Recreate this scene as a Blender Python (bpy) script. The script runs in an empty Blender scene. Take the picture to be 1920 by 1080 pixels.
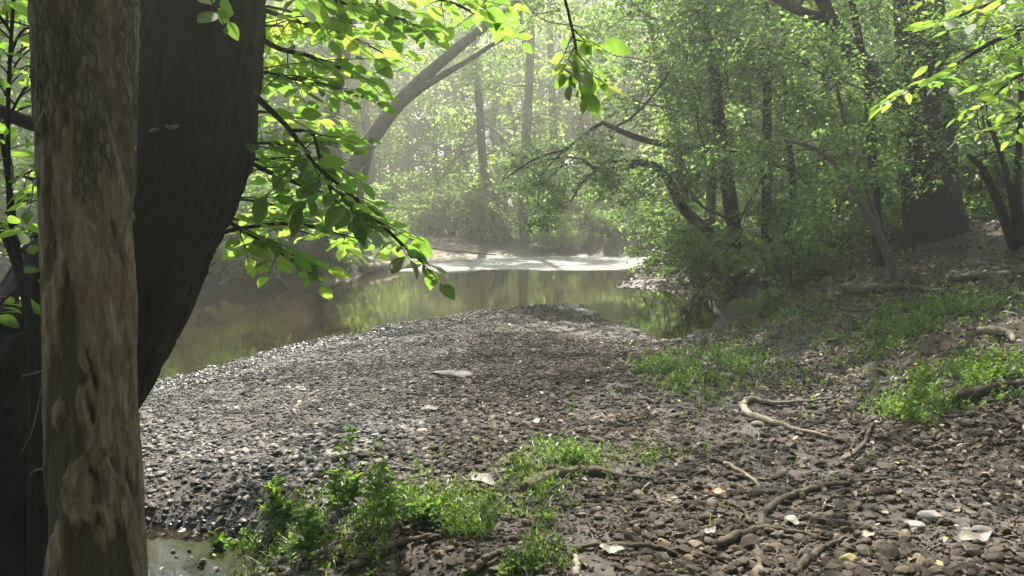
import bpy, math, random
import numpy as np
from mathutils import Vector
R = math.radians
rng = np.random.default_rng(7)
S = bpy.context.scene
COL = S.collection

# ------------------------------------------------------------------ camera
FPX = 1500.0                       # focal length in pixels of the 1920 wide photograph
PITCH = math.atan(140 / FPX)
CAM = np.array([0.0, 0.0, 1.6])
cd = bpy.data.cameras.new('camera'); cam = bpy.data.objects.new('camera', cd); COL.objects.link(cam)
cam.location = CAM; cam.rotation_euler = (math.pi / 2 - PITCH, 0, 0)
cd.sensor_width = 36; cd.lens = FPX / 1920 * 36; cd.clip_start = 0.05; cd.clip_end = 2000
S.camera = cam

# ------------------------------------------------------------------ sky, sun, exposure
SUN_EL, SUN_AZ = R(54), R(-3)      # azimuth measured from +Y towards +X
w = bpy.data.worlds.new('World'); S.world = w; w.use_nodes = True
nt = w.node_tree; bg = nt.nodes['Background']
sky = nt.nodes.new('ShaderNodeTexSky'); sky.sky_type = 'NISHITA'; sky.sun_disc = False
sky.sun_elevation = SUN_EL; sky.sun_rotation = SUN_AZ
sky.air_density = 1.0; sky.dust_density = 2.5; sky.ozone_density = 1.0
nt.links.new(sky.outputs[0], bg.inputs[0]); bg.inputs[1].default_value = 0.15
sd_ = bpy.data.lights.new('sun', 'SUN'); sd_.energy = 5.0; sd_.angle = R(0.5); sd_.color = (1, .93, .80)
sun = bpy.data.objects.new('sun', sd_); COL.objects.link(sun)
sdir = Vector((math.sin(SUN_AZ) * math.cos(SUN_EL), math.cos(SUN_AZ) * math.cos(SUN_EL), math.sin(SUN_EL)))
sun.rotation_euler = sdir.to_track_quat('Z', 'Y').to_euler(); sun.location = sdir * 60
S.view_settings.view_transform = 'Standard'; S.view_settings.look = 'None'
S.view_settings.gamma = 1; S.view_settings.exposure = 1.84
S.render.engine = 'CYCLES'
cy = S.cycles
cy.max_bounces = 8; cy.diffuse_bounces = 5; cy.glossy_bounces = 3; cy.transmission_bounces = 5
cy.transparent_max_bounces = 8; cy.volume_bounces = 0; cy.sample_clamp_indirect = 6; cy.sample_clamp_direct = 0
cy.use_denoising = True; cy.caustics_reflective = False; cy.caustics_refractive = False
HAZE = 0.0047

# ------------------------------------------------------------------ helpers
def norm(a):
    return a / np.maximum(np.linalg.norm(a, axis=-1, keepdims=True), 1e-9)

def ray(px, py):
    x = (px - 960) / FPX; u = (540 - py) / FPX
    c, s = math.cos(PITCH), math.sin(PITCH)
    return np.array([x, c + u * s, -s + u * c])

def P(px, py, d):                  # world point seen at that pixel, d metres in front of the viewer
    r = ray(px, py); return CAM + r * (d / r[1])

def G(px, py, z):                  # world point on the level z
    r = ray(px, py); return CAM + r * ((z - CAM[2]) / r[2])

def hash2(ix, iy, seed):
    h = (ix.astype(np.int64) * 374761393 + iy.astype(np.int64) * 668265263 + seed * 1442695041) & 0x7fffffff
    h = (h ^ (h >> 13)) * 1274126177 & 0x7fffffff
    return ((h ^ (h >> 16)) & 0xffff) / 65535.0

def vnoise(x, y, seed=0):
    x = np.asarray(x, float); y = np.asarray(y, float)
    ix = np.floor(x); iy = np.floor(y); fx = x - ix; fy = y - iy
    fx = fx * fx * (3 - 2 * fx); fy = fy * fy * (3 - 2 * fy)
    a = hash2(ix, iy, seed); b = hash2(ix + 1, iy, seed); c = hash2(ix, iy + 1, seed); d = hash2(ix + 1, iy + 1, seed)
    return (a * (1 - fx) + b * fx) * (1 - fy) + (c * (1 - fx) + d * fx) * fy

def fbm(x, y, seed=0, octv=4):
    v = 0; a = .5; t = 0
    for k in range(octv):
        v = v + a * vnoise(x * 2 ** k, y * 2 ** k, seed + 17 * k); t += a; a *= .5
    return v / t

def sstep(a, b, x):
    t = np.clip((x - a) / (b - a), 0, 1); return t * t * (3 - 2 * t)

def make_mesh(name, verts, faces, var=None, smooth=True, extra=None):
    """faces: an (n,k) array or a list of such arrays"""
    fl = faces if isinstance(faces, list) else [faces]
    fl = [np.asarray(f, dtype=np.int32) for f in fl if len(f)]
    me = bpy.data.meshes.new(name)
    verts = np.asarray(verts, dtype=np.float32)
    me.vertices.add(len(verts)); me.vertices.foreach_set('co', verts.ravel())
    nl = sum(f.size for f in fl); nf = sum(len(f) for f in fl)
    me.loops.add(nl); me.polygons.add(nf)
    me.loops.foreach_set('vertex_index', np.concatenate([f.ravel() for f in fl]))
    tot = np.concatenate([np.full(len(f), f.shape[1], np.int32) for f in fl])
    me.polygons.foreach_set('loop_start', (np.cumsum(tot) - tot).astype(np.int32))
    try: me.polygons.foreach_set('loop_total', tot)
    except Exception: pass
    me.polygons.foreach_set('use_smooth', np.full(nf, smooth))
    if var is not None:
        at = me.attributes.new('var', 'FLOAT', 'POINT'); at.data.foreach_set('value', np.asarray(var, np.float32))
    for k, v in (extra or {}).items():
        at = me.attributes.new(k, 'FLOAT', 'POINT'); at.data.foreach_set('value', np.asarray(v, np.float32))
    me.update(calc_edges=True); me.validate()
    return me

def link(name, me, m=None, parent=None, loc=None):
    o = bpy.data.objects.new(name, me); COL.objects.link(o)
    if m is not None and not me.materials: me.materials.append(m)
    if parent is not None: o.parent = parent
    if loc is not None: o.location = loc
    return o

def tag(o, label, cat, group=None, kind=None):
    if label: o['label'] = label
    if cat: o['category'] = cat
    if group: o['group'] = group
    if kind: o['kind'] = kind
    return o

def thing(name, label, cat, loc=(0, 0, 0), group=None):
    o = bpy.data.objects.new(name, None); COL.objects.link(o); o.location = loc
    o.empty_display_size = .1
    return tag(o, label, cat, group)

def copy_tree(o, loc, rz=0, sc=1, label=None):
    c = o.copy(); COL.objects.link(c); c.location = loc; c.rotation_euler = (0, 0, rz); c.scale = (sc, sc, sc)
    if label: c['label'] = label
    for ch in o.children:
        d = ch.copy(); COL.objects.link(d); d.parent = c
        for g in ch.children:
            e = g.copy(); COL.objects.link(e); e.parent = d
    return c

def catmull(pts, n):
    """smooth curve through rows of pts (any number of columns), n samples"""
    p = np.asarray(pts, float)
    if len(p) < 3:
        t = np.linspace(0, 1, n)[:, None]; return p[0] * (1 - t) + p[-1] * t
    q = np.vstack([2 * p[0] - p[1], p, 2 * p[-1] - p[-2]])
    L = np.concatenate([[0], np.cumsum(np.linalg.norm(np.diff(p[:, :3], axis=0), axis=1))]); L /= L[-1]
    t = np.linspace(0, 1, n); i = np.clip(np.searchsorted(L, t, 'right') - 1, 0, len(p) - 2)
    f = ((t - L[i]) / np.maximum(L[i + 1] - L[i], 1e-9))[:, None]
    a, b, c, d = q[i], q[i + 1], q[i + 2], q[i + 3]
    return .5 * (2 * b + (c - a) * f + (2 * a - 5 * b + 4 * c - d) * f ** 2 + (3 * b - a - 3 * c + d) * f ** 3)

class Bag:                          # collects tubes and leaves of ONE object
    def __init__(s): s.v = []; s.f = {}; s.var = []; s.n = 0
    def add(s, v, f, var):
        s.v.append(v); s.var.append(np.broadcast_to(var, (len(v),)).astype(float)); s.f.setdefault(f.shape[1], []).append(f + s.n); s.n += len(v)
    def mesh(s, name, smooth=True):
        return make_mesh(name, np.vstack(s.v), [np.vstack(x) for x in s.f.values()], np.concatenate(s.var), smooth)

def tubes(bag, pl, rad, k=5, var=.5, cap=True, rough=0, g=None):
    """pl (M,n,3) polylines, rad (M,n)"""
    pl = np.asarray(pl, float); rad = np.asarray(rad, float)
    if pl.ndim == 2: pl = pl[None]; rad = rad[None]
    M, n, _ = pl.shape
    tan = np.empty_like(pl); tan[:, 1:-1] = pl[:, 2:] - pl[:, :-2]; tan[:, 0] = pl[:, 1] - pl[:, 0]; tan[:, -1] = pl[:, -1] - pl[:, -2]
    tan = norm(tan)
    av = norm(pl[:, -1] - pl[:, 0]); ref = np.where(np.abs(av[:, 2:3]) > .7, np.array([[1., .13, 0]]), np.array([[.05, .1, 1.]]))
    s = norm(np.cross(tan, ref[:, None, :])); u = np.cross(s, tan)
    a = np.linspace(0, 2 * math.pi, k, endpoint=False)
    rr = rad[:, :, None] * np.ones(k)
    if rough: rr = rr * (1 + rough * (g or rng).normal(size=(M, n, k)))
    v = pl[:, :, None] + (s[:, :, None] * np.cos(a)[:, None] + u[:, :, None] * np.sin(a)[:, None]) * rr[..., None]
    v = v.reshape(-1, 3)
    m, i, j = np.meshgrid(np.arange(M), np.arange(n - 1), np.arange(k), indexing='ij')
    b = m * n * k + i * k
    f = np.stack([b + j, b + (j + 1) % k, b + k + (j + 1) % k, b + k + j], -1).reshape(-1, 4)
    vv = np.repeat(np.broadcast_to(np.asarray(var, float).reshape(-1, 1) if np.ndim(var) else np.full((M, 1), var), (M, n * k)).ravel(), 1)
    bag.add(v, f, vv)
    if cap:
        e0 = (np.arange(M) * n * k)[:, None] + np.arange(k)[::-1]; e1 = (np.arange(M) * n * k + (n - 1) * k)[:, None] + np.arange(k)
        bag.f.setdefault(k, []).append(np.vstack([e0, e1]) + bag.n - len(v))

# leaf templates: columns along, side, normal
def leaf_template(kind):
    if kind == 'far':
        return np.array([[0, 0, 0], [.45, -.33, .05], [1, 0, -.05], [.45, .33, .05]]), np.array([[0, 1, 2, 3]])
    if kind == 'mid':
        return (np.array([[0, 0, 0], [.35, -.3, .08], [.35, 0, -.02], [.35, .3, .08], [.75, -.2, .03], [.75, 0, -.05], [.75, .2, .03], [1.05, 0, -.16]]),
                np.array([[0, 1, 2, 2], [0, 2, 3, 3], [1, 4, 5, 2], [2, 5, 6, 3], [4, 7, 5, 5], [5, 7, 6, 6]]))
    us = np.array([0, .08, .22, .4, .58, .75, .9, 1.0]); ws = np.array([.0, .15, .27, .31, .28, .20, .09, 0.0]) * (1.0 if kind == 'near' else .62)
    v = []; f = []
    for u, wd in zip(us, ws):
        dz = -.12 * u * u
        v += [[u, -wd, dz + .16 * wd], [u, -wd * .5, dz + .10 * wd], [u, 0, dz], [u, wd * .5, dz + .10 * wd], [u, wd, dz + .16 * wd]]
    for i in range(len(us) - 1):
        for j in range(4):
            f.append([i * 5 + j, i * 5 + j + 1, i * 5 + 5 + j + 1, i * 5 + 5 + j])
    return np.array(v), np.array(f)
LEAF = {k: leaf_template(k) for k in ('far', 'mid', 'near', 'slim')}

GAPS = [(G(1810, 945, .08), .27), (P(1775, 960, 3.9), .15), (P(735, 455, 4.), .40), (P(640, 190, 4.4), .30), (P(1780, 120, 5.), .45), (G(930, 780, -.05), .22)]   # holes in the canopy that let sun flecks through
def leaves(bag, pos, ax, nrm, size, kind='far', var=None, g=None):
    g = g or rng; pos = np.asarray(pos); keep = np.ones(len(pos), bool); sv = np.array(sdir)
    for q_, r_ in GAPS:
        rel = pos - q_; al = rel @ sv; keep &= ~((al > 2.2) & (np.linalg.norm(rel - al[:, None] * sv, axis=1) < r_))
    nr_ = np.broadcast_to(nrm, pos.shape); pos, ax, nrm = pos[keep], np.broadcast_to(ax, pos.shape)[keep], nr_[keep]
    size = np.broadcast_to(size, keep.shape)[keep]; var = None if var is None else np.broadcast_to(var, keep.shape)[keep]
    T, F = LEAF[kind]
    if kind == 'mid': F = np.array([[0, 1, 2], [0, 2, 3], [1, 4, 5], [1, 5, 2], [2, 5, 6], [2, 6, 3], [4, 7, 5], [5, 7, 6]])
    N = len(pos)
    ax = norm(ax); sd = norm(np.cross(nrm, ax)); nn = np.cross(ax, sd)
    size = np.broadcast_to(size, (N,))
    cur = 1 + .5 * g.normal(size=N)
    t = T[None] * size[:, None, None]
    v = pos[:, None] + ax[:, None] * t[..., 0:1] + sd[:, None] * t[..., 1:2] + nn[:, None] * t[..., 2:3] * cur[:, None, None]
    f = (F[None] + (np.arange(N) * len(T))[:, None, None]).reshape(-1, F.shape[1])
    if var is None: var = g.random(N)
    bag.add(v.reshape(-1, 3), f, np.repeat(var, len(T)))

def grow(g, start, d, L, n, wob=.15, trop=0., droop=0.):
    d = norm(d); pts = [start]; L = np.broadcast_to(L, (len(start),))
    for i in range(1, n):
        d = norm(d + wob * g.normal(size=d.shape) + np.array([0, 0, 1.]) * (trop - droop * i / n))
        pts.append(pts[-1] + d * (L / (n - 1))[:, None])
    return np.stack(pts, 1)

def sample(pl, idx, t):             # points and tangents on polylines idx at parameter t
    n = pl.shape[1]; x = t * (n - 1.001); i = x.astype(int); f = (x - i)[:, None]
    a, b = pl[idx, i], pl[idx, i + 1]
    return a * (1 - f) + b * f, norm(b - a)

def children(g, pl, rad, num, L, n, t0=.25, ang=.9, wob=.15, trop=0., droop=0., rk=.6, flat=.5, taper=.15):
    M = pl.shape[0]; idx = np.repeat(np.arange(M), num)
    t = t0 + (1 - t0) * ((np.tile(np.arange(num), M) + g.random(M * num)) / num)
    p, tn = sample(pl, idx, np.clip(t, 0, .999))
    rd = norm(g.normal(size=p.shape) * np.array([1, 1, flat])); rd = norm(rd - tn * (rd * tn).sum(1, keepdims=True))
    a = ang * (1 + .25 * g.normal(size=len(p)))[:, None]
    d = tn * np.cos(a) + rd * np.sin(a)
    Lc = L * (1.15 - .75 * t) * (.7 + .6 * g.random(len(p))) * 1.0
    c = grow(g, p, d, Lc, n, wob, trop, droop)
    x = (t * (rad.shape[1] - 1)).astype(int); r0 = rad[idx, x] * rk
    r = r0[:, None] * np.linspace(1, taper, n)
    return c, r, idx

def twig_leaves(g, bag, tw, per, size, spread=.1, kind='far', t0=.1, tilt=.45, droop=.3, cl=None, stem=.0):
    M = tw.shape[0]; idx = np.repeat(np.arange(M), per)
    p, tn = sample(tw, idx, np.clip(t0 + (1 - t0) * g.random(M * per), 0, .999))
    lat = norm(np.cross(tn, np.array([0, 0, 1.])) + 1e-4) * np.where(g.random(len(p)) < .5, -1, 1)[:, None]
    ax = norm(tn * .7 + lat * (.9 + .3 * g.normal(size=(len(p), 1))) + .35 * g.normal(size=p.shape) - np.array([0, 0, 1.]) * droop)
    nr = np.array([0, 0, 1.]) + tilt * g.normal(size=p.shape)
    p = p + spread * g.normal(size=p.shape) * np.array([1, 1, .7])
    cv = (g.random(M) if cl is None else cl)[idx]
    leaves(bag, p, ax, nr, size * (.65 + .6 * g.random(len(p))), kind, np.clip(.55 * cv + .45 * g.random(len(p)), 0, 1), g)

# ------------------------------------------------------------------ materials
def nmat(name):
    m = bpy.data.materials.new(name); m.use_nodes = True; t = m.node_tree; t.nodes.clear()
    out = t.nodes.new('ShaderNodeOutputMaterial'); return m, t, out

def N(t, typ, **kw):
    n = t.nodes.new(typ)
    for k, v in kw.items():
        if k.startswith('i_'):
            key = k[2:]; key = int(key) if key.isdigit() else key.replace('_', ' ')
            n.inputs[key].default_value = v
        else: setattr(n, k, v)
    return n

def ramp(t, src, stops, interp='LINEAR'):
    r = t.nodes.new('ShaderNodeValToRGB'); cr = r.color_ramp; cr.interpolation = interp
    while len(cr.elements) < len(stops): cr.elements.new(.5)
    for e, (p, c) in zip(cr.elements, stops):
        e.position = p; e.color = (c if len(c) == 4 else (*c, 1)) if not isinstance(c, (int, float)) else (c, c, c, 1)
    if src is not None: t.links.new(src, r.inputs[0])
    return r.outputs[0]

def mixc(t, fac, a, b, mode='MIX'):
    n = t.nodes.new('ShaderNodeMix'); n.data_type = 'RGBA'; n.blend_type = mode
    for s, v in ((n.inputs[0], fac), (n.inputs[6], a), (n.inputs[7], b)):
        if isinstance(v, (int, float)): s.default_value = v
        elif isinstance(v, tuple): s.default_value = (*v, 1) if len(v) == 3 else v
        else: t.links.new(v, s)
    return n.outputs[2]

def noise(t, scale, detail=4, rough=.55, vec=None, dim='3D', dist=0):
    n = N(t, 'ShaderNodeTexNoise', noise_dimensions=dim); n.inputs['Scale'].default_value = scale
    n.inputs['Detail'].default_value = detail; n.inputs['Roughness'].default_value = rough; n.inputs['Distortion'].default_value = dist
    if vec is not None: t.links.new(vec, n.inputs['Vector'])
    return n.outputs[0]

def mapping(t, scale, coord='Object'):
    c = t.nodes.new('ShaderNodeTexCoord'); m = t.nodes.new('ShaderNodeMapping'); m.inputs['Scale'].default_value = scale
    t.links.new(c.outputs[coord], m.inputs[0]); return m.outputs[0]

def bump(t, h, strength, dist=.02, nrm=None):
    b = N(t, 'ShaderNodeBump'); b.inputs['Strength'].default_value = strength; b.inputs['Distance'].default_value = dist
    t.links.new(h, b.inputs['Height'])
    if nrm is not None: t.links.new(nrm, b.inputs['Normal'])
    return b.outputs[0]

def leaf_mat(name, cols, trans, tf=.5, gl=.06, rough=.4):
    """cols / trans: stops of reflected and transmitted leaf colour over the leaf's own random value"""
    m, t, out = nmat(name)
    a = N(t, 'ShaderNodeAttribute', attribute_name='var')
    oi = N(t, 'ShaderNodeObjectInfo')
    x = N(t, 'ShaderNodeMath', operation='MULTIPLY_ADD'); t.links.new(oi.outputs['Random'], x.inputs[0]); x.inputs[1].default_value = .3
    y = N(t, 'ShaderNodeMath', operation='MULTIPLY'); t.links.new(a.outputs['Fac'], y.inputs[0]); y.inputs[1].default_value = .7
    t.links.new(y.outputs[0], x.inputs[2])
    c = ramp(t, x.outputs[0], cols); c2 = ramp(t, x.outputs[0], trans)
    d = N(t, 'ShaderNodeBsdfDiffuse'); t.links.new(c, d.inputs[0])
    tr = N(t, 'ShaderNodeBsdfTranslucent'); t.links.new(c2, tr.inputs[0])
    mx = N(t, 'ShaderNodeMixShader'); mx.inputs[0].default_value = tf; t.links.new(d.outputs[0], mx.inputs[1]); t.links.new(tr.outputs[0], mx.inputs[2])
    g = N(t, 'ShaderNodeBsdfGlossy'); g.inputs['Roughness'].default_value = rough; g.inputs[0].default_value = (1, 1, 1, 1)
    fr = N(t, 'ShaderNodeFresnel'); fr.inputs[0].default_value = 1.35
    mul = N(t, 'ShaderNodeMath', operation='MULTIPLY'); t.links.new(fr.outputs[0], mul.inputs[0]); mul.inputs[1].default_value = gl * 10
    mx2 = N(t, 'ShaderNodeMixShader'); t.links.new(mul.outputs[0], mx2.inputs[0]); t.links.new(mx.outputs[0], mx2.inputs[1]); t.links.new(g.outputs[0], mx2.inputs[2])
    t.links.new(mx2.outputs[0], out.inputs[0]); return m

M_LEAF_NEAR = leaf_mat('broad_leaf', [(0, (.045, .10, .016)), (.6, (.065, .13, .02)), (.93, (.09, .15, .025)), (1, (.22, .17, .03))],
                       [(0, (.14, .30, .035)), (.5, (.25, .43, .055)), (.9, (.38, .52, .065)), (1, (.5, .40, .08))], .6, .004, .5)
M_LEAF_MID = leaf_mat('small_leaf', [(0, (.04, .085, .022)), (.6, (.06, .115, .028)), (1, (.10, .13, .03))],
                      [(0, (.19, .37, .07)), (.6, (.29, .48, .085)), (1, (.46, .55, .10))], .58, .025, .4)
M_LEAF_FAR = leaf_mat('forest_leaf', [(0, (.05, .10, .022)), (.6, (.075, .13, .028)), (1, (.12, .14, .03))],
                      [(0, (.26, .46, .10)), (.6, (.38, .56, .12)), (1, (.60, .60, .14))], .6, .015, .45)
M_GRASS = leaf_mat('grass_blade', [(0, (.04, .09, .016)), (.6, (.07, .13, .02)), (1, (.16, .15, .05))],
                   [(0, (.13, .27, .03)), (.6, (.22, .36, .04)), (1, (.36, .36, .08))], .5, .015, .5)
M_HERB = leaf_mat('herb_leaf', [(0, (.035, .09, .02)), (.6, (.06, .13, .026)), (1, (.12, .17, .03))],
                  [(0, (.16, .35, .04)), (.6, (.28, .48, .05)), (1, (.44, .54, .08))], .5, .02, .45)

def bark_mat(name, dark, light, sx=1., bs=.6, moss=0., wood=None):
    m, t, out = nmat(name)
    v = mapping(t, (14 * sx, 14 * sx, 2.6 * sx))
    n1 = noise(t, 1.0, 8, .65, v); v2 = mapping(t, (2, 2, 1.1)); n2 = noise(t, 1.0, 3, .5, v2)
    c = ramp(t, n1, [(.3, dark), (.5, tuple(.55 * a + .45 * b for a, b in zip(dark, light))), (.7, light)])
    c = mixc(t, .35, c, ramp(t, n2, [(.35, dark), (.65, light)]))
    if moss:
        n3 = noise(t, 3.3, 4, .6, mapping(t, (1, 1, .5)))
        c = mixc(t, ramp(t, n3, [(.55 - .1 * moss, 0.), (.75, .8 * moss)]), c, (.045, .06, .02))
    b = N(t, 'ShaderNodeBsdfPrincipled'); t.links.new(c, b.inputs['Base Color']); b.inputs['Roughness'].default_value = .85
    b.inputs['Specular IOR Level'].default_value = .25
    t.links.new(bump(t, n1, bs, .06), b.inputs['Normal'])
    t.links.new(b.outputs[0], out.inputs[0]); return m

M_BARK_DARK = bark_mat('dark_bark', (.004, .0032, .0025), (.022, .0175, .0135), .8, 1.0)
M_BARK = bark_mat('grey_bark', (.05, .042, .034), (.15, .125, .10), 1, .7, .35)
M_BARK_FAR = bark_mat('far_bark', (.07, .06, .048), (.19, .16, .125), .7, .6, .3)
M_STICK = bark_mat('dead_stick', (.04, .031, .023), (.15, .12, .088), 4, .5)
M_STICK_PALE = bark_mat('bare_wood', (.13, .11, .08), (.33, .285, .22), 4, .4)
M_ROOT = bark_mat('root_bark', (.04, .031, .023), (.14, .112, .083), 3, .5, .25)

# foreground trunk: bark above, bare weathered wood with dark rot below
def peeled_mat():
    m, t, out = nmat('peeled_bark')
    v = mapping(t, (24, 24, 8)); n1 = noise(t, 1, 8, .68, v, dist=.4)
    vb = mapping(t, (75, 75, 20)); vo = N(t, 'ShaderNodeTexVoronoi', feature='DISTANCE_TO_EDGE'); t.links.new(vb, vo.inputs['Vector']); vo.inputs['Scale'].default_value = 1
    crack = ramp(t, vo.outputs['Distance'], [(0, 0.), (.22, 1.)])
    bark = ramp(t, n1, [(.28, (.033, .024, .018)), (.5, (.105, .077, .057)), (.72, (.195, .15, .115))])
    bark = mixc(t, .38, bark, mixc(t, crack, (.022, .016, .012), (.175, .132, .10)))
    vw = mapping(t, (34, 34, 9)); n2 = noise(t, 1, 7, .6, vw, dist=.8)
    wood = ramp(t, n2, [(.3, (.062, .041, .026)), (.5, (.158, .112, .074)), (.7, (.26, .195, .135))])
    n4 = noise(t, 1, 4, .6, mapping(t, (9, 9, 6)))
    wood = mixc(t, ramp(t, n4, [(.5, 0.), (.64, .75)]), wood, (.17, .105, .06))
    rot = N(t, 'ShaderNodeAttribute', attribute_name='rot'); pe = N(t, 'ShaderNodeAttribute', attribute_name='peel')
    c = mixc(t, pe.outputs['Fac'], bark, wood)
    c = mixc(t, rot.outputs['Fac'], c, mixc(t, n1, (.02, .0155, .011), (.065, .05, .035)))
    ms = N(t, 'ShaderNodeAttribute', attribute_name='moss')
    c = mixc(t, ms.outputs['Fac'], c, (.055, .06, .028))
    b = N(t, 'ShaderNodeBsdfPrincipled'); t.links.new(c, b.inputs['Base Color']); b.inputs['Roughness'].default_value = .85
    b.inputs['Specular IOR Level'].default_value = .2
    hh = mixc(t, .5, n1, crack); hh = mixc(t, pe.outputs['Fac'], hh, n2)
    t.links.new(bump(t, hh, .9, .03), b.inputs['Normal'])
    t.links.new(b.outputs[0], out.inputs[0]); return m
M_PEEL = peeled_mat()

def stone_mat(name, stops, rough=.6):
    m, t, out = nmat(name)
    a = N(t, 'ShaderNodeAttribute', attribute_name='var'); wt = N(t, 'ShaderNodeAttribute', attribute_name='wet')
    wm = N(t, 'ShaderNodeAttribute', attribute_name='warm')
    c = ramp(t, a.outputs['Fac'], stops)
    c = mixc(t, wm.outputs['Fac'], c, mixc(t, .45, mixc(t, 1.0, c, (1.06, .86, .69), 'MULTIPLY'), (.054, .036, .023)))
    n1 = noise(t, 45, 4, .6, mapping(t, (1, 1, 1)))
    c = mixc(t, .35, c, mixc(t, 1.0, c, ramp(t, n1, [(.3, .35), (.7, 1.)]), 'MULTIPLY'))
    c = mixc(t, wt.outputs['Fac'], c, mixc(t, 1.0, c, (.5, .5, .52), 'MULTIPLY'))
    b = N(t, 'ShaderNodeBsdfPrincipled'); t.links.new(c, b.inputs['Base Color'])
    t.links.new(ramp(t, wt.outputs['Fac'], [(0, .68), (1, .28)]), b.inputs['Roughness']); t.links.new(ramp(t, wm.outputs['Fac'], [(0, .42), (.6, .16)]), b.inputs['Specular IOR Level'])
    t.links.new(bump(t, n1, .3, .004), b.inputs['Normal'])
    t.links.new(b.outputs[0], out.inputs[0]); return m
M_STONE = stone_mat('river_stone', [(0, (.013, .012, .0115)), (.35, (.034, .032, .032)), (.65, (.066, .061, .059)), (.88, (.115, .103, .094)), (1, (.23, .205, .18))])

def litter_mat():
    m, t, out = nmat('dry_leaf')
    a = N(t, 'ShaderNodeAttribute', attribute_name='var')
    c = ramp(t, a.outputs['Fac'], [(0, (.02, .012, .007)), (.35, (.05, .03, .017)), (.7, (.10, .064, .035)), (.94, (.19, .135, .08)), (1, (.30, .23, .08))])
    b = N(t, 'ShaderNodeBsdfPrincipled'); t.links.new(c, b.inputs['Base Color']); b.inputs['Roughness'].default_value = .6
    t.links.new(b.outputs[0], out.inputs[0]); return m
M_LITTER = litter_mat()

def flat_mat(name, c1, c2, scale=12, rough=.6, bs=.3):
    m, t, out = nmat(name)
    n1 = noise(t, scale, 5, .6, mapping(t, (1, 1, 1)))
    b = N(t, 'ShaderNodeBsdfPrincipled'); t.links.new(ramp(t, n1, [(.3, c1), (.7, c2)]), b.inputs['Base Color'])
    b.inputs['Roughness'].default_value = rough; t.links.new(bump(t, n1, bs, .01), b.inputs['Normal'])
    t.links.new(b.outputs[0], out.inputs[0]); return m

# ------------------------------------------------------------------ terrain
WL = -0.35
shore_px = [(290, 722), (400, 686), (550, 650), (750, 606), (860, 590), (960, 576), (1090, 568), (1112, 580), (1150, 608), (1230, 636),
            (1305, 634), (1345, 602), (1348, 570), (1330, 553), (1250, 546), (1160, 538), (1190, 521), (1205, 505), (1230, 495)]
far_px = [(1190, 482), (1050, 479), (960, 480), (870, 487), (780, 498), (690, 513), (600, 533), (500, 541), (390, 551)]
W1 = [G(x, y, WL)[:2] for x, y in shore_px]; W2 = [G(x, y, WL)[:2] for x, y in far_px]
WATER = np.array([(-16, 5.0), (-8, 6.2)] + [tuple(p) for p in W1] + [(8, 34), (16, 36.5), (40, 40), (40, 46), (14, 42)] + [tuple(p) for p in W2] + [(-12, 16.5), (-16, 15)])
pc = G(300, 1060, WL)

def sdist(x, y):
    """signed distance to the water's edge: positive on land"""
    x = np.asarray(x, float); y = np.asarray(y, float)
    d = np.full(x.shape, 1e9); ins = np.zeros(x.shape, bool); n = len(WATER)
    for i in range(n):
        a = WATER[i]; b = WATER[(i + 1) % n]; e = b - a
        t = np.clip(((x - a[0]) * e[0] + (y - a[1]) * e[1]) / (e @ e), 0, 1)
        d = np.minimum(d, np.hypot(x - a[0] - t * e[0], y - a[1] - t * e[1]))
        c = ((a[1] > y) != (b[1] > y)); den = (b[1] - a[1]) if abs(b[1] - a[1]) > 1e-9 else 1e-9
        ins ^= c & (x < (b[0] - a[0]) * (y - a[1]) / den + a[0])
    return np.where(ins, -d, d)

def height(x, y, fine=True):
    x = np.asarray(x, float); y = np.asarray(y, float)
    s = sdist(x, y) + (fbm(x * 1.3, y * 1.3, 5, 3) - .5) * .7 * sstep(4, 12, y)
    right = sstep(2.2, 3.6, x - .02 * y)
    far = sstep(27, 33, y + .1 * x); left = sstep(-2.5, -6, x) * sstep(11.5, 16, y) * (1 - far)
    up_bar = .03 - .20 * sstep(0, -4, x) * (1 - right)
    up_right = np.minimum(.02 + .30 * np.maximum(x - 3.1, 0), 1.35 + .01 * np.maximum(x, 0)) * sstep(1, 6, y + x * .4) + .03
    U = up_bar * (1 - right) + up_right * right
    k = 3.0 * (1 - right) + .9 * right
    U = U * (1 - left) + 1.0 * left; k = k * (1 - left) + .75 * left
    kf = 9.0 + (-7.5) * sstep(1.2, 4.5, x)
    U = U * (1 - far) + (1.25 + .02 * np.maximum(y - 40, 0)) * far; k = k * (1 - far) + kf * far
    # little gravel spit on the right far side of the pool
    spit = np.exp(-(((x - 4.6) / 1.7) ** 2 + ((y - 21.5) / 2.2) ** 2))
    k = k + 3.5 * spit; U = U * (1 - .75 * spit)
    h = np.where(s > 0, WL + (U - WL) * (1 - np.exp(-np.maximum(s, 0) / k)), WL - .55 * (1 - np.exp(np.minimum(s, 0) / 2.2)))
    # shallow pool beside the leaning trunk
    q = ((x - pc[0] + .15) / .75) ** 2 + ((y - pc[1]) / .52) ** 2
    h = h - .62 * np.exp(-q * 1.1) * (y < 9)
    q = ((x + 1.9) / 1.3) ** 2 + ((y - 3.3) / .9) ** 2
    h = h - .2 * np.exp(-q)
    # undercut soil step in the near middle
    q = ((x + .55) / .5) ** 2 + ((y - 3.35) / .3) ** 2
    h = h - .16 * np.exp(-q)
    land = sstep(.1, 1.2, s)
    h = h + land * ((fbm(x * .55, y * .55, 11, 3) - .5) * .16 + (right + far) * (fbm(x * 1.7, y * 1.7, 3, 4) - .5) * .20)
    if fine:
        h = h + (fbm(x * 5, y * 5, 23, 3) - .5) * .035
    return h

def gz(x, y): return float(height(np.array([x]), np.array([y]))[0])

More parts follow.
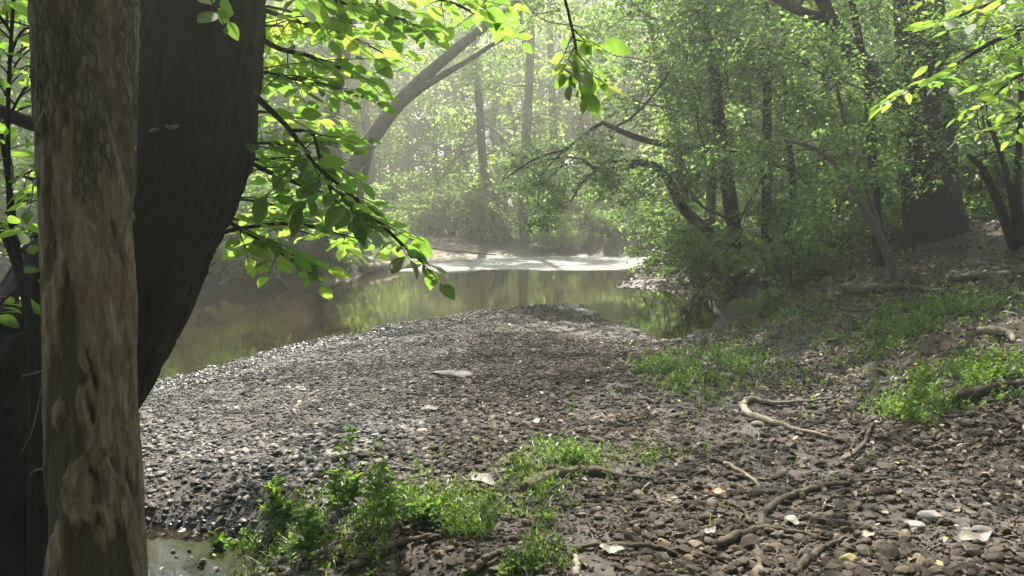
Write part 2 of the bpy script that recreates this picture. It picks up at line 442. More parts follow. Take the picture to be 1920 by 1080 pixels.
def ground_at(px, py):              # where the pixel's line of sight meets the terrain
    r = ray(px, py); d = np.concatenate([np.linspace(2, 30, 1500), np.linspace(30, 120, 900)])
    p = CAM + r * d[:, None]; h = height(p[:, 0], p[:, 1]); i = np.argmax(p[:, 2] < h)
    return p[i] if (p[:, 2] < h).any() else p[-1]

def axis(a, b, step, lo, hi, gr=1.09):
    c = list(np.arange(a, b, step)); s = step; v = b
    while v < hi: c.append(v); s *= gr; v += s
    c.append(hi); s = step; v = a - step
    while v > lo: c.insert(0, v); s *= gr; v -= s
    c.insert(0, lo); return np.array(c)

ax_ = axis(-6, 8, .055, -200, 200, 1.06); ay_ = axis(2.5, 14, .055, -200, 260, 1.012)
X, Y = np.meshgrid(ax_, ay_); Z = height(X, Y)
nx, ny = len(ax_), len(ay_)
i, j = np.meshgrid(np.arange(ny - 1), np.arange(nx - 1), indexing='ij'); b0 = i * nx + j
F = np.stack([b0, b0 + 1, b0 + nx + 1, b0 + nx], -1).reshape(-1, 4)
SD = sdist(X, Y)
soil = sstep(2.4, 3.8, X + .7 * (fbm(X, Y, 41, 3) - .5) * 3 - .03 * Y)
soil = np.maximum(soil, sstep(.6, 1.6, np.hypot((X + .0), (Y - 2)) * 0 + 0)); farw = sstep(28, 36, Y)
soil = np.where(Y > 28, .35, soil); soil = np.maximum(soil, sstep(-2.5, -5, X) * sstep(13, 17, Y) * (Y < 30))
beach = np.exp(-(((X + 1.8) / 4.2) ** 2 + ((Y - 34) / 5.0) ** 2) ** 2)
und = sstep(.02, -.12, Z - WL)
wetm = sstep(.22, 0.02, Z - WL)
me = make_mesh('ground', np.stack([X, Y, Z], -1).reshape(-1, 3), F, None, True,
               {'soil': soil.ravel(), 'beach': beach.ravel(), 'under': und.ravel(), 'wet': wetm.ravel(), 'background': (sstep(45, 60, Y)).ravel(), 'humus': np.maximum(np.maximum(sstep(.5, 2, X) * sstep(34, 36, Y), sstep(-3.5, -5, X) * sstep(13, 17, Y)), .8 * sstep(5, 7, X) * sstep(9, 13, Y)).ravel()})

def ground_mat():
    m, t, out = nmat('forest_ground')
    v = mapping(t, (1, 1, 1))
    at = {k: N(t, 'ShaderNodeAttribute', attribute_name=k).outputs['Fac'] for k in ('soil', 'beach', 'under', 'wet', 'background', 'humus')}
    n1 = noise(t, 2.2, 6, .6, v); n2 = noise(t, 26, 6, .7, v)
    vo = N(t, 'ShaderNodeTexVoronoi'); vo.inputs['Scale'].default_value = 24; t.links.new(v, vo.inputs['Vector'])
    gravel = mixc(t, .6, ramp(t, n2, [(.3, (.028, .024, .02)), (.7, (.08, .068, .057))]), ramp(t, vo.outputs['Color'], [(.2, (.02, .018, .017)), (.8, (.095, .083, .074))]))
    s = ramp(t, n1, [(.3, (.034, .024, .016)), (.7, (.082, .058, .039))])
    s = mixc(t, .5, s, ramp(t, n2, [(.35, (.012, .009, .006)), (.7, (.07, .05, .034))]))
    c = mixc(t, at['soil'], gravel, s)
    c = mixc(t, at['beach'], c, ramp(t, n1, [(.3, (.13, .108, .085)), (.7, (.21, .175, .14))]))
    c = mixc(t, at['background'], c, (.05, .06, .025))  # forest floor far behind the stream blends to dark olive
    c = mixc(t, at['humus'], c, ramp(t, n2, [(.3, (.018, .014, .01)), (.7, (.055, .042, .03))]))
    c = mixc(t, at['under'], c, ramp(t, n1, [(.35, (.026, .02, .011)), (.6, (.055, .038, .019)), (.75, (.15, .095, .05))]))
    b = N(t, 'ShaderNodeBsdfPrincipled'); t.links.new(c, b.inputs['Base Color'])
    t.links.new(ramp(t, at['wet'], [(0, .9), (1, .5)]), b.inputs['Roughness'])
    b.inputs['Specular IOR Level'].default_value = .3
    t.links.new(bump(t, n2, .5, .03), b.inputs['Normal'])
    t.links.new(b.outputs[0], out.inputs[0]); return m
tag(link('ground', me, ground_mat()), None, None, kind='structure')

# ------------------------------------------------------------------ water
xs = axis(-14, 14, .25, -60, 60, 1.15); ys = axis(3, 48, .25, -4, 90, 1.2)
Xw, Yw = np.meshgrid(xs, ys); nx, ny = len(xs), len(ys)
i, j = np.meshgrid(np.arange(ny - 1), np.arange(nx - 1), indexing='ij'); b0 = i * nx + j
Fw = np.stack([b0, b0 + 1, b0 + nx + 1, b0 + nx], -1).reshape(-1, 4)
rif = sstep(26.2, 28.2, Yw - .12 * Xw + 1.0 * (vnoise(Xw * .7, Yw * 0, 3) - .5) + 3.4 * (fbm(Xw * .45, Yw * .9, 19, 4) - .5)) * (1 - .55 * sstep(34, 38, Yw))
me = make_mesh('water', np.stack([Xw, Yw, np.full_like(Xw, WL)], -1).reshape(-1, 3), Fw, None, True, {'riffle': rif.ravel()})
def water_mat():
    m, t, out = nmat('stream_water')
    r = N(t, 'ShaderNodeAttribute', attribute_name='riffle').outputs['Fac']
    n1 = noise(t, 1, 3, .5, mapping(t, (1.6, 1.0, 1))); n2 = noise(t, 1, 5, .65, mapping(t, (9, 5, 1)))
    b1 = bump(t, n1, .03, .1)
    bb = N(t, 'ShaderNodeBump'); bb.inputs['Distance'].default_value = .3; t.links.new(n2, bb.inputs['Height']); t.links.new(b1, bb.inputs['Normal'])
    t.links.new(ramp(t, r, [(0, .004), (1, 1.)]), bb.inputs['Strength'])
    nb = bb.outputs[0]
    gl = N(t, 'ShaderNodeBsdfGlossy'); t.links.new(nb, gl.inputs['Normal']); t.links.new(ramp(t, r, [(0, .03), (1, .35)]), gl.inputs['Roughness'])
    gl.inputs[0].default_value = (1, 1, 1, 1)
    tr = N(t, 'ShaderNodeBsdfTransparent'); tr.inputs[0].default_value = (.66, .58, .38, 1)
    di = N(t, 'ShaderNodeBsdfDiffuse'); di.inputs[0].default_value = (.024, .02, .011, 1)
    mx = N(t, 'ShaderNodeMixShader'); mx.inputs[0].default_value = .5; t.links.new(tr.outputs[0], mx.inputs[1]); t.links.new(di.outputs[0], mx.inputs[2])
    fr = N(t, 'ShaderNodeFresnel'); fr.inputs[0].default_value = 1.33; t.links.new(nb, fr.inputs['Normal'])
    m2 = N(t, 'ShaderNodeMixShader'); t.links.new(fr.outputs[0], m2.inputs[0]); t.links.new(mx.outputs[0], m2.inputs[1]); t.links.new(gl.outputs[0], m2.inputs[2])
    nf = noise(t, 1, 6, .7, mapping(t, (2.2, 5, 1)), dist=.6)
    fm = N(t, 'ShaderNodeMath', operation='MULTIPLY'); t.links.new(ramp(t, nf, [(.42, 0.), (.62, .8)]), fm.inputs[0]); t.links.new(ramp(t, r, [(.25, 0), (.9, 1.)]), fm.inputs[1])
    fo = N(t, 'ShaderNodeBsdfDiffuse'); fo.inputs[0].default_value = (.75, .76, .74, 1); t.links.new(nb, fo.inputs['Normal'])  # foam white mixed into the riffle colour, also standing in for sun glint
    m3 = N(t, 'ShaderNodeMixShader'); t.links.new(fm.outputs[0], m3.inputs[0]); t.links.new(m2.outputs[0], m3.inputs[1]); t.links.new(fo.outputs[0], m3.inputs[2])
    t.links.new(m3.outputs[0], out.inputs[0]); return m
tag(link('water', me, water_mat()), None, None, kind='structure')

# ------------------------------------------------------------------ gravel (stuff)
def ico(sub):
    import bmesh
    bm = bmesh.new(); bmesh.ops.create_icosphere(bm, subdivisions=sub, radius=1)
    v = np.array([x.co[:] for x in bm.verts]); f = np.array([[q.index for q in p.verts] for p in bm.faces]); bm.free(); return v, f
ICO1, ICO2 = ico(1), ico(2)

def stone_shapes(g, base, n, flat=.5):
    v, f = base; out = []
    for _ in range(n):
        s = v.copy()
        for _ in range(7):           # cut the ball by random planes: angular broken pebbles
            nn = norm(g.normal(size=3)); d = .55 + .35 * g.random(); k = s @ nn
            s = s - np.outer(np.maximum(k - d, 0), nn)
        s = s * np.array([1, .62 + .3 * g.random(), flat * (.7 + .6 * g.random())]); out.append(s)
    return np.array(out), f

def stones(bag, pos, size, shapes, f, g, var, tilt=.4):
    n = len(pos); sh = shapes[g.integers(0, len(shapes), n)]
    yaw = g.random(n) * 2 * math.pi; nr = norm(np.stack([tilt * g.normal(size=n), tilt * g.normal(size=n), np.ones(n)], -1))
    a = np.stack([np.cos(yaw), np.sin(yaw), np.zeros(n)], -1); a = norm(a - nr * (a * nr).sum(1, keepdims=True)); b = np.cross(nr, a)
    s = sh * size[:, None, None]
    v = pos[:, None] + a[:, None] * s[..., 0:1] + b[:, None] * s[..., 1:2] + nr[:, None] * s[..., 2:3]
    ff = (f[None] + (np.arange(n) * sh.shape[1])[:, None, None]).reshape(-1, 3)
    bag.add(v.reshape(-1, 3), ff, np.repeat(var, sh.shape[1]))

def gravel():
    g = np.random.default_rng(3)
    bag = Bag(); extra_w = []; extra_m = []
    def batch(n, x0, x1, y0, y1, smin, smax, base, ypow=1.0, keep=None, ex=3.0):
        y = y0 + (y1 - y0) * g.random(n) ** ypow; k = y / y1
        x = (x0 + (x1 - x0) * g.random(n))
        x = np.where(True, x, x)
        ok = np.abs(x) < .70 * y + .6; x, y = x[ok], y[ok]
        z = height(x, y); s = sdist(x, y); d = z - WL
        u = g.random(len(x))
        dens = np.where(d > -.06, 1, .12) * np.where(s < -2.5, 0, 1)
        dry = sstep(2.2, 3.3, x - .03 * y)            # the soil slope carries fewer stones
        near_right = sstep(8.5, 5.5, y + .55 * np.maximum(x - 2, 0))
        dens = dens * (1 - dry * (1 - np.maximum(.10, near_right * .8)))
        sand = np.exp(-(((x - 1.55) / .9) ** 2 + ((y - 6.1) / .7) ** 2)); dens = dens * (1 - .8 * sand)
        dens = dens * (.35 + .65 * sstep(.3, .55, fbm(x * 1.2, y * 1.2, 77, 3)) + .3 * (x < 0))
        if keep is not None: dens = dens * keep(x, y)
        ok = u < dens; x, y, z, d = x[ok], y[ok], z[ok], d[ok]
        sz = smin + (smax - smin) * g.random(len(x)) ** ex
        tip = sstep(8, 12, y) * sstep(-1.5, .5, x); sz = sz * (1 - .35 * tip) * (.55 + .9 * fbm(x * .9 + 7, y * .9, 88, 3)) * np.where(g.random(len(x)) < .02, 1.45, 1)
        sh, f = stone_shapes(g, base, 24)
        var = np.clip(.40 + .34 * g.normal(size=len(x)) + .14 * sstep(.5, -2.5, x), 0, 1)
        stones(bag, np.stack([x, y, z + sz * .12], -1), sz, sh, f, g, var)
        nv = sh.shape[1]
        wet = np.clip(sstep(.10, .02, d) + .35 * sstep(.2, -2.5, x) * sstep(11, 5, y) * g.random(len(x)), 0, 1)
        warm = np.clip(sstep(-1.6, .6, x + .3 * g.normal(size=len(x)) + 3 * (fbm(x * .8, y * .8, 55, 3) - .5)) * .75 + .35 * g.random(len(x)), 0, 1)
        extra_w.append(np.repeat(wet, nv)); extra_m.append(np.repeat(warm, nv))
    batch(24000, -4.2, 4.6, 2.9, 6.5, .011, .050, ICO2, 1.2, None, 2.4); batch(60000, -4.2, 4.6, 2.9, 6.5, .005, .018, ICO1, 1.2, None, 1.5)
    batch(120000, -7, 6.0, 6, 11.5, .007, .040, ICO1, 1.0)
    batch(75000, -6, 5.5, 11, 18.5, .009, .040, ICO1, 1.0)
    batch(2500, 2.5, 7.5, 17, 26, .03, .13, ICO1, 1.0, lambda x, y: (sdist(x, y) > -.3) * 1.0 * (sdist(x, y) < 2.5) * 6)
    me = make_mesh('gravel', np.vstack(bag.v), [np.vstack(q) for q in bag.f.values()], np.concatenate(bag.var), False,
                   {'wet': np.concatenate(extra_w), 'warm': np.concatenate(extra_m)})
    tag(link('gravel', me, M_STONE), 'grey and brown river gravel covering the bar and the near bank', 'gravel', kind='stuff')
gravel()

# ------------------------------------------------------------------ trees
def trunk_mesh(name, px, d, k=28, n=90, amp=.05, seed=1, flare=None, attr=None, fine=0.):
    """px rows: (x, y, half width) in pixels of the photo, at distance d (number or list)"""
    px = np.asarray(px, float); ds = np.broadcast_to(d, (len(px),))
    c = np.array([P(a, b, e) for (a, b, _), e in zip(px, ds)]); r = px[:, 2] / FPX * ds
    q = catmull(np.column_stack([c, r]), n); return world_trunk(name, q, k, amp, seed, attr, fine)

def world_trunk(name, q, k=28, amp=.05, seed=1, attr=None, fine=0.):
    n = len(q); ctr, r = q[:, :3], q[:, 3]
    tan = np.gradient(ctr, axis=0); tan = norm(tan)
    ref = np.array([[1., 0.05, 0]]); u = norm(np.cross(tan, ref)); s = np.cross(u, tan)
    a = np.linspace(0, 2 * math.pi, k, endpoint=False)
    L = np.concatenate([[0], np.cumsum(np.linalg.norm(np.diff(ctr, axis=0), axis=1))])
    A, LL = np.meshgrid(a, L); rm = r.mean()
    ca, sa = np.cos(A), np.sin(A)
    def n3(f, fl, sd): return .5 * (vnoise(ca * f + 9, LL * fl + 3 * sa * f * .35, sd) + vnoise(sa * f + 5, LL * fl + 2 * ca * f * .35, sd + 3))
    lump = (n3(1.6, 1.1, seed) - .5) * 2 * amp + (n3(4.5, 2.6, seed + 7) - .5) * amp
    if fine: lump = lump + (n3(9, 9., seed + 11) - .5) * fine + (n3(26, 30, seed + 21) - .5) * fine * .6
    ex = attr(A, LL, lump) if attr else None
    if ex is not None and 'disp' in ex: lump = lump + ex.pop('disp')
    rr = r[:, None] * (1 + lump)
    v = ctr[:, None] + (s[:, None] * ca[..., None] + u[:, None] * sa[..., None]) * rr[..., None]
    i, j = np.meshgrid(np.arange(n - 1), np.arange(k), indexing='ij'); b = i * k
    f = np.stack([b + j, b + (j + 1) % k, b + k + (j + 1) % k, b + k + j], -1).reshape(-1, 4)
    caps = [np.arange(k)[::-1][None], ((n - 1) * k + np.arange(k))[None]]
    return v.reshape(-1, 3), [f] + caps, ({q_: w_.ravel() for q_, w_ in ex.items()} if ex else {})

def px_path(rows, d, n=14):
    ds = np.broadcast_to(d, (len(rows),))
    c = np.array([[*P(r[0], r[1], e), r[2] / FPX * e] for r, e in zip(rows, ds)])
    return catmull(c, n)

# canopy above the frame: limbs leave the given points, leaves in layered sprays
def crown_on(g, starts, dirs, L, r, sub=6, tw=5, per=14, size=.11, kind='far', spread=.22, wood=None, leafbag=None, trop=.06, limbn=9):
    l1 = grow(g, np.asarray(starts, float), np.asarray(dirs, float), L, limbn, .13, trop)
    r1 = np.broadcast_to(np.asarray(r, float).reshape(-1, 1), (len(l1), 1)) * np.linspace(1, .25, limbn)
    l2, r2, i2 = children(g, l1, r1, sub, np.mean(L) * .5, 7, .2, .8, .16, .02, .03, .5, .6)
    l3, r3, i3 = children(g, l2, r2, tw, np.mean(L) * .24, 5, .15, .8, .15, 0, .1, .5, .4)
    if wood is not None:
        tubes(wood, l1, r1, 7, .5); tubes(wood, l2, np.maximum(r2, .006), 5, .5); tubes(wood, l3, np.maximum(r3, .003), 3, .5, False)
    cl = np.clip(.5 + .22 * g.normal(size=len(l2)), 0, 1)[i3]
    twig_leaves(g, leafbag, l3, per, size, spread, kind, cl=cl)

# --- foreground peeling trunk --------------------------------------------------
def peel_attr(A, LL, lump):
    # the viewer's side is A near -pi/2 .. ; world x across
    Lh = LL / LL.max()
    n1 = fbm(np.cos(A) * 1.6 + 20, LL * 3.2 + np.sin(A) * 2, 61, 5); n2 = fbm(np.cos(A) * 4 + 30, LL * 12 + np.sin(A) * 5, 71, 4)
    n3 = fbm(np.cos(A) * 2.3 + 50, LL * 5.5 + np.sin(A) * 2, 91, 5)
    peel = sstep(.47, .56, n1 + .18 * (n2 - .5) + .62 * (sstep(3.2, 1.2, LL)) - .17 + .25 * (n2 - .5))
    rot = .85 * sstep(.53, .63, n3 + .22 * (n2 - .5) + .17 * sstep(2.4, .4, LL) * np.exp(-((np.cos(A) - .05) / .42) ** 2) - .02) * sstep(3.2, 2.0, LL)
    moss = sstep(-.72, -.93, np.cos(A)) * .75
    return {'peel': peel, 'rot': rot, 'moss': moss, 'disp': -.05 * peel * (1 + (n2 - .5)) - .11 * rot + .02}
rows = [(186, 1620, 122), (184, 1450, 108), (182, 1250, 96), (181, 1080, 90), (176, 900, 85), (170, 720, 82), (166, 540, 82), (163, 360, 83), (162, 180, 84), (160, 0, 86), (156, -400, 84), (150, -1400, 76), (150, -3000, 60), (170, -5200, 34)]
v, f, ex = trunk_mesh('trunk', rows, 2.4, 170, 2000, .05, 4, attr=peel_attr, fine=.10)
base = np.array([v[:150, 0].mean(), v[:150, 1].mean(), 0]); 
t1 = thing('peeling_tree', 'pale straight tree trunk with peeling bark and dark rot patches, nearest at left edge', 'tree', (0, 0, 0))
link('trunk', make_mesh('trunk', v, f, None, True, ex), M_PEEL, t1)
g = np.random.default_rng(21); wb, lb = Bag(), Bag()
st = []; dr = []
for q in range(12):
    zz = 4.6 + q * .5; a = q * 2.4 + .5
    st.append([-1.28, 2.4, zz]); dr.append([math.cos(a), math.sin(a), .35])
crown_on(g, st, dr, 3.4, .05, 6, 5, 9, .11, 'far', .2, wb, lb)
link('limbs', wb.mesh('limbs'), M_BARK, t1); link('crown', lb.mesh('crown', False), M_LEAF_FAR, t1)
stb = Bag(); tubes(stb, px_path([(90, 690, 3), (65, 700, 2.2), (42, 705, 1.5)], 2.35, 6)[None, :, :3], px_path([(90, 690, 3), (65, 700, 2.2), (42, 705, 1.5)], 2.35, 6)[None, :, 3], 5)
tubes(stb, px_path([(85, 700, 2), (72, 760, 1.8), (60, 810, 1.5), (40, 850, 1)], 2.35, 9)[None, :, :3], px_path([(85, 700, 2), (72, 760, 1.8), (60, 810, 1.5), (40, 850, 1)], 2.35, 9)[None, :, 3], 5)
tubes(stb, px_path([(95, 883, 2.5), (70, 880, 2), (55, 890, 1.5)], 2.35, 7)[None, :, :3], px_path([(95, 883, 2.5), (70, 880, 2), (55, 890, 1.5)], 2.35, 7)[None, :, 3], 5)
link('dead_twig', stb.mesh('dead_twig'), M_STICK, t1)

def furrow_attr(A, LL, lump):
    wv = 1.6 * (fbm(np.cos(A) * 2 + 3, LL * 1.5 + np.sin(A) * 2, 15, 3) - .5)
    per = 2 * math.pi; kk = 30
    aw = (A + wv * .5) / per * kk
    def ring(a, l, sd): a = np.mod(a, kk); return vnoise(a, l, sd) * (1 - sstep(kk - 1, kk, a)) + vnoise(a * 0, l, sd) * sstep(kk - 1, kk, a)
    r1 = np.abs(2 * ring(aw, LL * 4.2, 5) - 1); r2 = np.abs(2 * ring(np.mod(aw * 2, kk), LL * 9, 8) - 1)
    return {'disp': -.055 * (1 - sstep(0, .4, r1)) - .025 * (1 - sstep(0, .5, r2)) + .02}

# --- dark leaning trunk ---------------------------------------------------------
rows = [(-85, 1110, 240), (-75, 1040, 205), (-58, 960, 180), (-18, 880, 170), (55, 775, 168), (128, 670, 160), (200, 550, 154), (265, 420, 143), (318, 320, 136), (345, 230, 131), (362, 100, 124), (372, -40, 118), (390, -400, 105), (430, -1000, 85), (470, -1900, 50)]
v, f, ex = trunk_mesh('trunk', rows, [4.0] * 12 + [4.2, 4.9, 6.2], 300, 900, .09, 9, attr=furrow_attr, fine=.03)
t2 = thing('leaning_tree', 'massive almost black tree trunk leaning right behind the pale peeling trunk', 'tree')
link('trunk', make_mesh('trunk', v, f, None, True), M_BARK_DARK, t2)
g = np.random.default_rng(22); wb, lb = Bag(), Bag(); st = []; dr = []
for q in range(12):
    fr_ = q / 11; c = P(390 + 80 * fr_, -450 - 1400 * fr_, 4.25 + 1.8 * fr_); a = q * 2.4
    st.append(c); dr.append([math.cos(a) + .2, math.sin(a) - .35, .3])
crown_on(g, st, dr, 4.6, .06, 6, 5, 10, .12, 'far', .25, wb, lb)
link('limbs', wb.mesh('limbs'), M_BARK_DARK, t2); link('crown', lb.mesh('crown', False), M_LEAF_FAR, t2)
# bracket fungi on it, set into the bark
tv = np.asarray(v); rel = tv - CAM; cp, sp = math.cos(PITCH), math.sin(PITCH)
fw = rel[:, 1] * cp - rel[:, 2] * sp; tpx = 960 + FPX * rel[:, 0] / fw; tpy = 540 - FPX * (rel[:, 1] * sp + rel[:, 2] * cp) / fw
M_FUNGUS = flat_mat('fungus', (.07, .07, .066), (.16, .155, .145), 40)
for (px_, py_, hw, hh_) in ((322, 243, 16, 4), (290, 243, 11, 3)):
    q_ = np.hypot(tpx - px_, tpy - py_) + 40 * (rel[:, 1] - 3.4); c = tv[np.argmin(q_)]
    gf = np.random.default_rng(px_); vv, ff = ICO2; sc_ = vv * np.array([hw, hw * .7, hh_]) / FPX * 3.6
    sc_ = sc_ * (1 + .22 * gf.normal(size=(len(sc_), 1))); sc_[:, 2] += -.2 * sc_[:, 1] + .15 * sc_[:, 0]
    link('fungus_bracket', make_mesh('fungus_bracket', sc_ + c, ff, None, True), M_FUNGUS, t2)

# broad-leaved branches of the leaning tree: each a part with its foliage as a sub-part
def leafy_branch(parent, rows, d, seed, size=.12, twl=.42, num=9, lmat=None, kind='near', per=7, rk=.55, name='branch', t0=.12, bend=.04, flatn=.38, bark=None):
    g = np.random.default_rng(seed); q = px_path(rows, d, 16); pl = q[None, :, :3]; rd = q[None, :, 3] * .72
    wb, lb = Bag(), Bag()
    tubes(wb, pl, rd, 8)
    M = num; t = t0 + (1 - t0) * (np.arange(M) + .6 * g.random(M)) / M; t = np.clip(t, 0, .998)
    p, tn = sample(pl, np.zeros(M, int), t)
    lat = np.where(np.abs(tn[:, 2:3]) > .85, np.array([[1., .35, .15]]), np.cross(tn, np.array([0, 0, 1.]))); lat = norm(lat); sgn = np.where(np.arange(M) % 2, -1, 1)[:, None]
    dd = norm(tn * .75 + lat * sgn * .8 + .15 * g.normal(size=p.shape)); dd[-1] = tn[-1]
    tw = grow(g, p, dd, twl * (1.1 - .5 * t) * (.75 + .5 * g.random(M)), 8, .06, .0, bend)
    tubes(wb, tw, np.linspace(.0042, .0014, 8)[None] * np.ones((M, 1)), 5)
    # alternate leaves in the plane of each twig
    idx = np.repeat(np.arange(M), per); tt = np.tile((np.arange(per) + .5) / per, M) * .9 + .1 + .03 * g.normal(size=M * per); tt = np.clip(tt, .02, .999)
    pp, tnn = sample(tw, idx, tt)
    la = norm(np.cross(tnn, np.array([0, 0, 1.]))); sg = np.where(np.tile(np.arange(per), M) % 2, -1, 1)[:, None]
    last = (np.tile(np.arange(per), M) == per - 1)[:, None]
    ax = norm(tnn * np.where(last, 1., .55) + la * sg * np.where(last, .1, .85) + .15 * g.normal(size=pp.shape) - np.array([0, 0, .10]))
    nr = np.array([0, 0, 1.]) + flatn * g.normal(size=pp.shape) + np.array([0, .45, 0])
    pet = .018; tubes(wb, np.stack([pp, pp + ax * pet], 1), np.full((len(pp), 2), .0009), 3, .5, False)
    leaves(lb, pp + ax * pet, ax, nr, size * np.clip(.85 + .25 * g.normal(size=len(pp)), .35, 1.3), kind, None, g)
    b = link(name, wb.mesh(name), bark or M_BARK_DARK, parent)
    link('foliage', lb.mesh('foliage'), lmat or M_LEAF_NEAR, b)
    return b

leafy_branch(t2, [(470, 170, 9), (500, 200, 8), (545, 245, 6.5), (592, 310, 5.5), (640, 350, 5), (690, 395, 5), (740, 445, 4.5), (790, 490, 3)], 3.9, 31, .125, .34, 11, per=6, t0=.3)
leafy_branch(t2, [(540, 245, 5), (585, 250, 4.5), (600, 300, 4), (625, 370, 3), (640, 385, 2)], 3.95, 32, .125, .34, 6, per=6)
leafy_branch(t2, [(470, 60, 9), (520, 90, 7), (580, 105, 6), (630, 125, 5), (690, 155, 3)], [4, 4.1, 4.3, 4.5, 4.7], 33, .12, .34, 8, per=6)
leafy_branch(t2, [(470, -60, 10), (540, -20, 8), (620, 0, 6), (690, 15, 5), (760, 40, 3)], [4, 4.0, 4.1, 4.2, 4.3], 34, .12, .40, 10, per=7)
leafy_branch(t2, [(460, 300, 7), (500, 320, 6), (560, 345, 5), (590, 355, 4), (620, 368, 2.5)], [4, 4.2, 4.6, 4.8, 5.0], 35, .12, .36, 8, per=6)
leafy_branch(t2, [(410, 400, 6), (450, 430, 5), (520, 470, 4), (560, 500, 2.5)], [4, 4.1, 4.3, 4.4], 36, .125, .36, 8, per=6)
leafy_branch(t2, [(460, -160, 10), (600, -110, 8), (760, -60, 6), (900, 10, 3)], [4, 4.2, 4.5, 4.8], 37, .125, .5, 12, per=7)
leafy_branch(t2, [(430, -300, 12), (700, -330, 10), (950, -250, 7), (1040, -60, 5), (1065, 20, 4), (1082, 100, 3.5), (1086, 140, 2)], [4, 4, 4, 4, 4, 4, 4], 39, .12, .27, 8, per=5, t0=.9, bend=-.03)
leafy_branch(t2, [(330, -200, 8), (330, -120, 7), (360, -60, 5), (400, 10, 3)], [3.6, 3.4, 3.3, 3.25], 40, .10, .3, 7, per=5)

leafy_branch(t2, [(470, -90, 9), (620, -60, 7), (760, -20, 5), (860, 10, 4), (930, 50, 2)], [4, 4.3, 4.7, 5.1, 5.4], 41, .12, .5, 11, per=6)
leafy_branch(t2, [(400, 440, 6), (470, 425, 5), (560, 420, 4), (640, 440, 2.5), (700, 455, 1.5)], [4, 4.2, 4.6, 5.0, 5.2], 43, .12, .4, 9, per=6)
leafy_branch(t2, [(470, 10, 7), (560, 40, 5.5), (640, 60, 4), (720, 100, 2)], [4, 4.5, 5.2, 5.8], 42, .12, .5, 10, per=6)
gq = np.random.default_rng(99)
for k_ in range(11):                  # more boughs of the same tree, spreading right and back at several depths
    y0 = -120 + 560 * (k_ + gq.random()) / 11; x0 = 470 if y0 < 250 else 470 - (y0 - 250) * .45
    ln = (190 + 200 * gq.random()) * (.40 if 60 < y0 < 350 else .55 if -20 < y0 <= 60 else 1); sl = -.15 + .5 * gq.random(); d1 = 4.3 + 3.2 * gq.random()
    rws = [(x0 - 40, y0, 4.5), (x0 + .25 * ln, y0 + sl * ln * .15, 3.4), (x0 + .6 * ln, y0 + sl * ln * .5, 2.4), (x0 + ln, y0 + sl * ln, 1.2)]
    leafy_branch(t2, rws, [4, 4 + (d1 - 4) * .3, 4 + (d1 - 4) * .7, d1], 600 + k_, .125, .55, 9, per=6, t0=.1)

# --- sapling at the left edge ----------------------------------------------------
t3 = thing('sapling', 'slender sapling with big bright leaves between the left edge and the pale trunk', 'tree')
g = np.random.default_rng(5); wb = Bag()
for rws, d in (([(60, 1250, 12), (62, 900, 10), (60, 640, 9), (40, 520, 8), (20, 420, 6), (15, 200, 4), (30, -80, 3)], 3.3), ([(40, 520, 6), (10, 300, 5), (-20, 120, 4), (-40, -60, 2)], 3.3),
               ([(75, 660, 9), (50, 570, 8), (20, 470, 7), (-40, 350, 5)], 3.2), ([(95, 240, 14), (40, 225, 13), (-40, 190, 12)], 3.6)):
    q = px_path(rws, d, 16); tubes(wb, q[None, :, :3], q[None, :, 3], 8)
link('stem', wb.mesh('stem'), M_BARK_DARK, t3)
for k_, (rws, d) in enumerate([([(18, 480, 4), (40, 440, 3), (70, 430, 2)], 3.3), ([(15, 350, 4), (40, 330, 3), (80, 350, 2)], 3.4), ([(12, 230, 4), (50, 160, 3), (80, 150, 2)], 3.3), ([(15, 120, 4), (40, 60, 3), (90, 40, 2)], 3.3),
                            ([(20, 60, 4), (-10, 20, 3), (-40, 20, 2)], 3.3), ([(40, 540, 4), (10, 560, 3), (-30, 600, 2)], 3.3), ([(0, 300, 4), (-20, 290, 3), (-60, 300, 2)], 3.3), ([(20, -20, 4), (60, -60, 3), (100, -40, 2)], 3.4), ([(40, 520, 4), (60, 480, 3), (90, 500, 2)], 3.7), ([(10, 180, 4), (30, 120, 3), (60, 90, 2)], 3.9), ([(10, 400, 4), (40, 380, 3), (70, 370, 2)], 3.9), ([(-30, 250, 4), (10, 230, 3), (60, 240, 2)], 4.2), ([(-30, 60, 4), (10, 40, 3), (60, 50, 2)], 4.2), ([(-30, 460, 4), (10, 470, 3), (60, 480, 2)], 4.3)]):
    leafy_branch(t3, rws, d, 50 + k_, .105, .34, 6, per=6, t0=.1)

